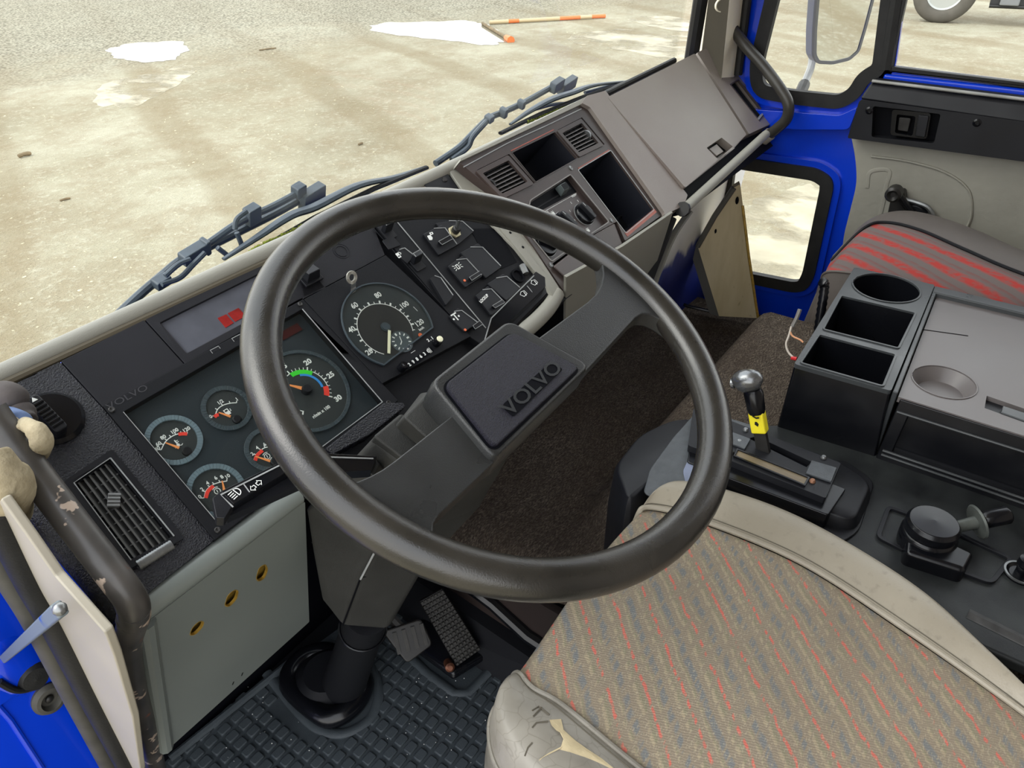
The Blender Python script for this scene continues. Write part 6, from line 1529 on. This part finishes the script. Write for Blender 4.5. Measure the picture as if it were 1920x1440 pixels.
def fabz(t, s):
    a, b_ = P2(sL, t), P2(sR, t); p = a.lerp(b_, s)
    yb = .010 * sin(pi * s) * min(1, t / .12)
    p = p + V((0, yb, 0))
    z = ZS - .002 + .010 * sin(pi * s) - (.034 * (1 - t / .12) ** 2 if t < .12 else 0) - .010 * smooth(.3, .9, t) * sin(pi * s)
    return V((p.x, p.y, z))
mb = MB(); mb.surf(lambda a, c: fabz(a, c), 60, 40)
OB('cloth_panel', mb, FAB, ds, sm=80)
# cloth rolling down the front edge
def fdrop(a, c):
    p = fabz(0, a); k = c; return V((p.x, p.y + .014 * sin(pi * min(1, k * .8)), p.z - .13 * k))
mb = MB(); mb.surf(fdrop, 40, 10); OB('cloth_front', mb, FAB, ds, sm=80)
def mkb(name, lo, ls, mat, outn, lab):
    mb = MB(); mb.surf(lambda a, c: bol(lo, ls, a, c), 60, 14); o = OB(name, mb, mat, ds, sm=80, label=lab)
    mb = MB(); mb.surf(lambda a, c: skirt(lo, a, c, 1, outn if a > .2 else (outn + V((0, 1.2, 0)) * (1 - a / .2)).normalized()), 60, 8); OB('side_skirt', mb, mat, o, sm=80)
    def ff(a, c):
        p = bol(lo, ls, 0, a); return V((p.x, p.y + .014 * sin(pi * min(1, c * .8)), p.z - .13 * c))
    mb = MB(); mb.surf(ff, 12, 10); OB('front_face', mb, mat, o, sm=80)
    mb = MB(); mb.tube([bol(lo, ls, k / 60, .985) + V((0, 0, .0005)) for k in range(61)], .0032, 8); OB('welt', mb, mat, o)
    mb = MB(); mb.tube([P2(ls, k / 60).xyz + V((0, 0, 0)) for k in range(61)], .001, 4); mb.bm.free()
    mb = MB(); mb.tube([bol(lo, ls, k / 60, .035) + V((0, 0, .001)) for k in range(61)], .0042, 8, ell=.8); OB('seam_welt', mb, mat, o)
    mb = MB(); mb.tube([bol(lo, ls, k / 60, .115) + V((0, 0, .0002)) for k in range(61)], .0008, 5); OB('stitch_line', mb, M('stitching', lin(96, 90, 78), .8), o)
    return o
lbz = mkb('left_bolster', oL, sL, VINW, V((-1, 0, 0)), 'cracked grey vinyl side with torn foam showing')
rbz = mkb('right_bolster', oR, sR, VIN, V((1, 0, 0)), 'smooth beige vinyl side')
# torn place with foam
def onb(x, y, dz):
    p = onZ(x, y, ZS + .008); return V((p.x, p.y, ZS + .0135 + dz))
tear = [(1030, 1354), (1052, 1350), (1056, 1372), (1078, 1392), (1100, 1408), (1128, 1424), (1160, 1450), (1000, 1455), (1012, 1430), (1050, 1412), (1056, 1392), (1046, 1372), (1034, 1366)]
best = tear
mb = MB()
tz = lambda x, y: None
def bolz(p):
    """height of the left bolster under a plan point"""
    b0 = None
    for a in range(61):
        for s in range(0, 15):
            w_ = bol(oL, sL, a / 60, s / 14); d = (w_.x - p.x) ** 2 + (w_.y - p.y) ** 2
            if b0 is None or d < b0[0]: b0 = (d, w_.z)
    return b0[1]
tp = [onZ(x, y, ZS + .008) for x, y in tear]; zz = [bolz(p) for p in tp]
outl = [V((p.x, p.y, z + .0012)) for p, z in zip(tp, zz)]
cen = sum(outl, V()) / len(outl)
vv = [mb.bm.verts.new(p) for p in outl]; v2 = [mb.bm.verts.new(p.lerp(cen, .35) + V((0, 0, .0015))) for p in outl]
tris = tessellate_polygon([[V((p.x, p.y, 0)) for p in outl]])
for t_ in tris: mb.face([v2[i] for i in t_])
for i in range(len(vv)): mb.face([vv[i - 1], vv[i], v2[i], v2[i - 1]])
OB('torn_foam', mb, FOAM, lbz, sm=60)
mb = MB()
for l in ([(998, 1338), (1010, 1328), (1030, 1344)], [(1000, 1350), (1008, 1340), (1016, 1330)], [(998, 1372), (1006, 1362), (1028, 1358)], [(984, 1422), (990, 1408), (998, 1400)]):
    pts = []
    for x, y in l:
        p = onZ(x, y, ZS + .008); pts.append(V((p.x, p.y, bolz(p) + .0006)))
    mb.tube(pts, .0009, 5)
OB('crack', mb, M('crack_dark', lin(92, 86, 74), .8), lbz)
# base below the cushion
mb = MB(); mb.plate(WORLD, [(.32, .26), (.84, .26), (.84, -.3), (.32, -.3)], .10, .40); OB('seat_base', mb, BLKM, ds, bev=.02)

# ================================================================== passenger seat
ps = TH('passenger_seat', 'passenger seat with red striped grey cloth below the grey door', 'seat', (1.7, .0, .18))
pO = cat([V(p) for p in ((1.72, .325, .50), (1.84, .30, .545), (1.92, .24, .575), (1.935, .17, .585), (1.90, .06, .585), (1.84, -.05, .58), (1.80, -.30, .57))], 8)
pS = cat([V(p) for p in ((1.665, .318, .545), (1.71, .275, .618), (1.735, .237, .632), (1.720, .166, .636), (1.68, .07, .630), (1.64, -.05, .620), (1.61, -.30, .60))], 8)
pL = cat([V(p) for p in ((1.605, .318, .49), (1.595, .314, .52), (1.58, .300, .56), (1.575, .20, .575), (1.575, .07, .575), (1.575, -.05, .575), (1.575, -.30, .57))], 8)
mb = MB(); mb.surf(lambda a, c: P2(pL, a).lerp(P2(pS, a), c) + V((0, 0, .012 * sin(pi * c))), 50, 12); OB('cloth_panel', mb, PCLO, ps, sm=80)
mb = MB(); mb.surf(lambda a, c: P2(pS, a).lerp(P2(pO, a), c) + V((0, 0, .026 * sin(pi * min(1, c * 1.0)))), 50, 12); OB('vinyl_side', mb, PVIN, ps, sm=80)
mb = MB(); mb.surf(lambda a, c: P2(pO, a) + V((.02 * sin(pi * c * .9), .02 * (1 - a) * sin(pi * c * .9), -.22 * c)), 50, 8); OB('side_skirt', mb, PVIN, ps, sm=80)
mb = MB(); mb.surf(lambda a, c: P2(pL, a) + V((-.02 * sin(pi * c * .9), .014 * max(0, 1 - 4 * a) * sin(pi * c * .9), -.22 * c)), 50, 8); OB('side_skirt', mb, PVIN, ps, sm=80)
def pfront(a, c):
    p = P2(pL, 0).lerp(P2(pS, 0), a * 2) if a < .5 else P2(pS, 0).lerp(P2(pO, 0), a * 2 - 1)
    return p + V((0, .016 * sin(pi * min(1, c)), -.24 * c))
mb = MB(); mb.surf(pfront, 24, 8); OB('front_face', mb, PVIN, ps, sm=80)
mb = MB(); mb.tube([P2(pS, k / 60) + V((0, 0, .003)) for k in range(61)], .0034, 8); OB('black_piping', mb, BLKM, ps)
mb = MB(); mb.tube([P2(pL, k / 60) + V((0, 0, .0)) for k in range(61)], .003, 8); OB('grey_piping', mb, PVIN, ps)
mb = MB(); mb.box(WORLD, 1.56, 1.88, -.3, .26, .16, .42); OB('seat_base', mb, BLKM, ps, bev=.02)

# ================================================================== wipers
def wiper(name, label, arm, arm2, blade, blade2, extras, clips):
    t = TH(name, label, 'wiper', onY(*arm[0], .97), 'windscreen wipers')
    def yy(px, y): return onY(px[0], px[1], y)
    mb = MB(); mb.tube(cat([yy(p, .985) for p in arm], 6), .0068, 9); OB('arm', mb, WIPER, t)
    if arm2:
        mb = MB(); mb.tube(cat([yy(p, .975) for p in arm2], 6), .0058, 9); OB('hose', mb, WIPER, t)
    for e in extras:
        mb = MB(); mb.tube(cat([yy(p, .955) for p in e], 5), .0040, 8); OB('hose', mb, WIPER, t)
    for (x, y, w_, h_) in clips:
        F = Fr(yy((x, y), .975), (cos(radians(24)), 0, sin(radians(24)) * .35), (0, -.3, 1)); mb = MB(); mb.plate(F, rnd([(-w_, -h_), (w_, -h_), (w_, h_), (-w_, h_)], .003), -.008, .010); OB('clip', mb, WIPER, t, bev=.002)
    mb = MB(); mb.tube([yy(p, .928) for p in blade], .0062, 8, ell=.6); b0 = OB('blade', mb, BLKM, t)
    mb = MB(); pts = cat([yy(p, .936) for p in blade2], 5); mb.tube(pts, [.004 + .006 * sin(pi * i / (len(pts) - 1)) for i in range(len(pts))], 8, ell=.6); OB('blade_frame', mb, WIPER, t)
    mb = MB()
    for k in range(26):
        s = .18 + .3 * k / 26; p = yy(blade[0], .924).lerp(yy(blade[-1], .924), s); mb.ball(p + V((0, 0, .003 * random.random())), .002 + .0025 * random.random(), 6, 4)
    OB('moss', mb, MOSS, t, kind='stuff')
    return t
def zq(x, y): return (200 + x / 3.2, 280 + y / 3.2)
Zq = lambda L_: [zq(*p) for p in L_]
wiper('wiper', 'left windscreen wiper with washer hose, lying behind the steering wheel', Zq([(20, 1040), (190, 880), (330, 760), (440, 670), (560, 610), (780, 500), (1000, 390), (1180, 290)]),
      Zq([(560, 600), (660, 530), (760, 460), (870, 400), (1000, 340), (1150, 260)]), Zq([(560, 762), (900, 612), (1250, 410), (1600, 238), (1920, 108)]),
      Zq([(700, 660), (900, 530), (1100, 400), (1250, 345), (1500, 220), (1720, 170), (1915, 105)]),
      [Zq([(770, 480), (780, 420), (840, 370)]), Zq([(780, 500), (805, 560), (812, 590)]), Zq([(665, 590), (730, 640)]), Zq([(330, 810), (440, 770), (520, 690), (590, 620)]), Zq([(350, 760), (430, 690), (500, 660)])],
      [(*zq(870, 390), .012, .014), (*zq(520, 620), .022, .009), (*zq(1150, 245), .010, .010), (*zq(1230, 285), .024, .016), (*zq(590, 580), .004, .012), (*zq(325, 790), .012, .007)])
def zr(x, y): return (780 + x / 3, y / 3)
Zr = lambda L_: [zr(*p) for p in L_]
wiper('wiper', 'right windscreen wiper, its tip behind the glove box', Zr([(110, 920), (240, 830), (330, 740), (410, 665), (490, 630), (600, 580), (700, 525), (780, 480)]), Zr([(200, 900), (290, 830), (320, 770), (400, 680)]),
      Zr([(475, 750), (700, 640), (950, 540), (1190, 460)]), Zr([(530, 700), (640, 625), (760, 560), (880, 520), (1000, 480), (1200, 455)]),
      [Zr([(650, 620), (760, 590), (860, 580)]), Zr([(950, 520), (1040, 495), (1130, 465)])],
      [(*zr(790, 478), .020, .012), (*zr(850, 478), .030, .013), (*zr(410, 665), .008, .007), (*zr(490, 632), .006, .010), (*zr(590, 585), .006, .009)])

# ================================================================== outside mirror
mr = TH('door_mirror', 'grey outside mirror beyond the quarter window', 'mirror', onX(1522, 118, 2.36))
MF = Fr(onX(1590, 40, 2.36), (.88, -.47, 0), (-.06, -.10, 1))
mpx = [(1546, -70), (1531, 0), (1526, 60), (1525, 106), (1532, 119), (1560, 120), (1592, 112), (1610, 96), (1624, 50), (1640, -10), (1652, -70)]
q = rnd(MF.qs(mpx), .01)
mb = MB(); mb.plate(MF, q, -.035, -.004); OB('housing', mb, M('mirror_housing_grey', lin(150, 152, 150), .4), mr, bev=.010, seg=3)
mb = MB(); mb.plate(MF, inset(q, -.001), -.006, .003, [inset(q, .008)]); OB('rim', mb, M('mirror_rim', lin(112, 112, 104), .5), mr, bev=.002)
MIR = bpy.data.materials.new('mirror_glass'); MIR.use_nodes = True; b = MIR.node_tree.nodes['Principled BSDF']; b.inputs['Metallic'].default_value = 1; b.inputs['Roughness'].default_value = .02; b.inputs['Base Color'].default_value = (.86, .88, .88, 1)
mb = MB(); mb.plate(MF, inset(q, .007), -.003, .001); OB('mirror_glass', mb, MIR, mr)
mb = MB(); mb.tube(cat([onX(1498, 182, 2.20), onX(1512, 148, 2.30), onX(1522, 118, 2.36), onX(1526, 60, 2.38), onX(1536, -20, 2.38), onX(1548, -90, 2.38)], 6), .011, 10); OB('mirror_arm', mb, M('pale_mirror_arm', lin(172, 172, 164), .45), mr)
mb = MB(); mb.tube([onX(1497, 184, 2.18), onX(1508, 158, 2.26)], .016, 10); OB('arm_boot', mb, SEALG, mr)

# ================================================================== far lorry
D_ = lambda x, y, d: CAM + ray(x, y) * d
wc = onZ(1757, 43, GZ) + V((0, 0, .50))
fl_ = TH('parked_lorry', 'lower side of a far parked lorry with one wheel, seen through the door window', 'lorry', (wc.x, wc.y, GZ))
dirx = V((1, .12, 0)).normalized(); LFm = Fr(wc, dirx.cross(V((0, 0, 1))).normalized() * 1, (0, 0, 1))
if LFm.n.dot(CAM - wc) < 0: LFm = Fr(wc, -LFm.u, LFm.v)
TYR = M('dusty_tyre', lin(88, 84, 77), .9, vary=.15, vs=5, bump=.5, bs=20)
mb = MB(); mb.lathe(LFm, [(.30, -.28), (.46, -.28), (.50, -.22), (.51, -.04), (.49, .0), (.44, .03), (.36, .035), (.30, .0), (.28, -.05)], 40); wh = OB('tyre', mb, TYR, fl_, sm=50)
mb = MB(); mb.lathe(LFm, [(.30, -.03), (.295, .0), (.27, -.02), (.25, -.10), (.16, -.12), (.14, -.06), (.10, -.03), (0, -.03)], 36); OB('rim', mb, M('wheel_rim_grey', lin(176, 178, 174), .4, metal=.3), wh)
mb = MB()
for k in range(10): mb.lathe(LFm, [(.014, -.11), (.014, -.085), (0, -.085)], 6, (.19 * cos(k * pi / 5), .19 * sin(k * pi / 5)))
OB('wheel_nut', mb, DARKM, wh)
mb = MB()
for k in range(8): mb.plate(LFm, circ((.235 * cos(k * pi / 4 + .3), .235 * sin(k * pi / 4 + .3)), .022, 10), -.12, -.095)
OB('hand_hole', mb, DEEP, wh)
def lbox(nm, a0, a1, z0, z1, d0, d1, mat): 
    mb = MB(); mb.box(LFm, a0, a1, z0, z1, d0, d1); return OB(nm, mb, mat, fl_, bev=.02)
sgn = 1 if (px_of(LFm.w(1, 0, 0))[0] > px_of(LFm.w(0, 0, 0))[0]) else -1
def lb2(nm, a0, a1, *r): return lbox(nm, *sorted((sgn * a0, sgn * a1)), *r)
lb2('side_tank', .72, 1.7, -.22, .40, -.5, -.05, M('dark_tank', lin(40, 40, 42), .5)); lb2('battery_box', .86, 1.15, -.18, .12, -.05, .02, M('grey_box', lin(120, 122, 124), .5)); lb2('mudguard', -.70, .65, .55, .75, -.5, .02, BLKM); lb2('chassis', -3.0, 3.0, .35, .9, -.8, -.45, M('rusty_red_chassis', lin(120, 80, 70), .7)); lb2('marker_lamp', 1.25, 1.34, -.02, .05, -.05, .03, ORNG)
mb = MB(); mb.tube([LFm.w(sgn * .72, -.2, -.04), LFm.w(sgn * 1.7, -.2, -.04)], .03, 8); OB('side_rail', mb, DARKM, fl_)
# reddish machine parked further off, only its foot in view
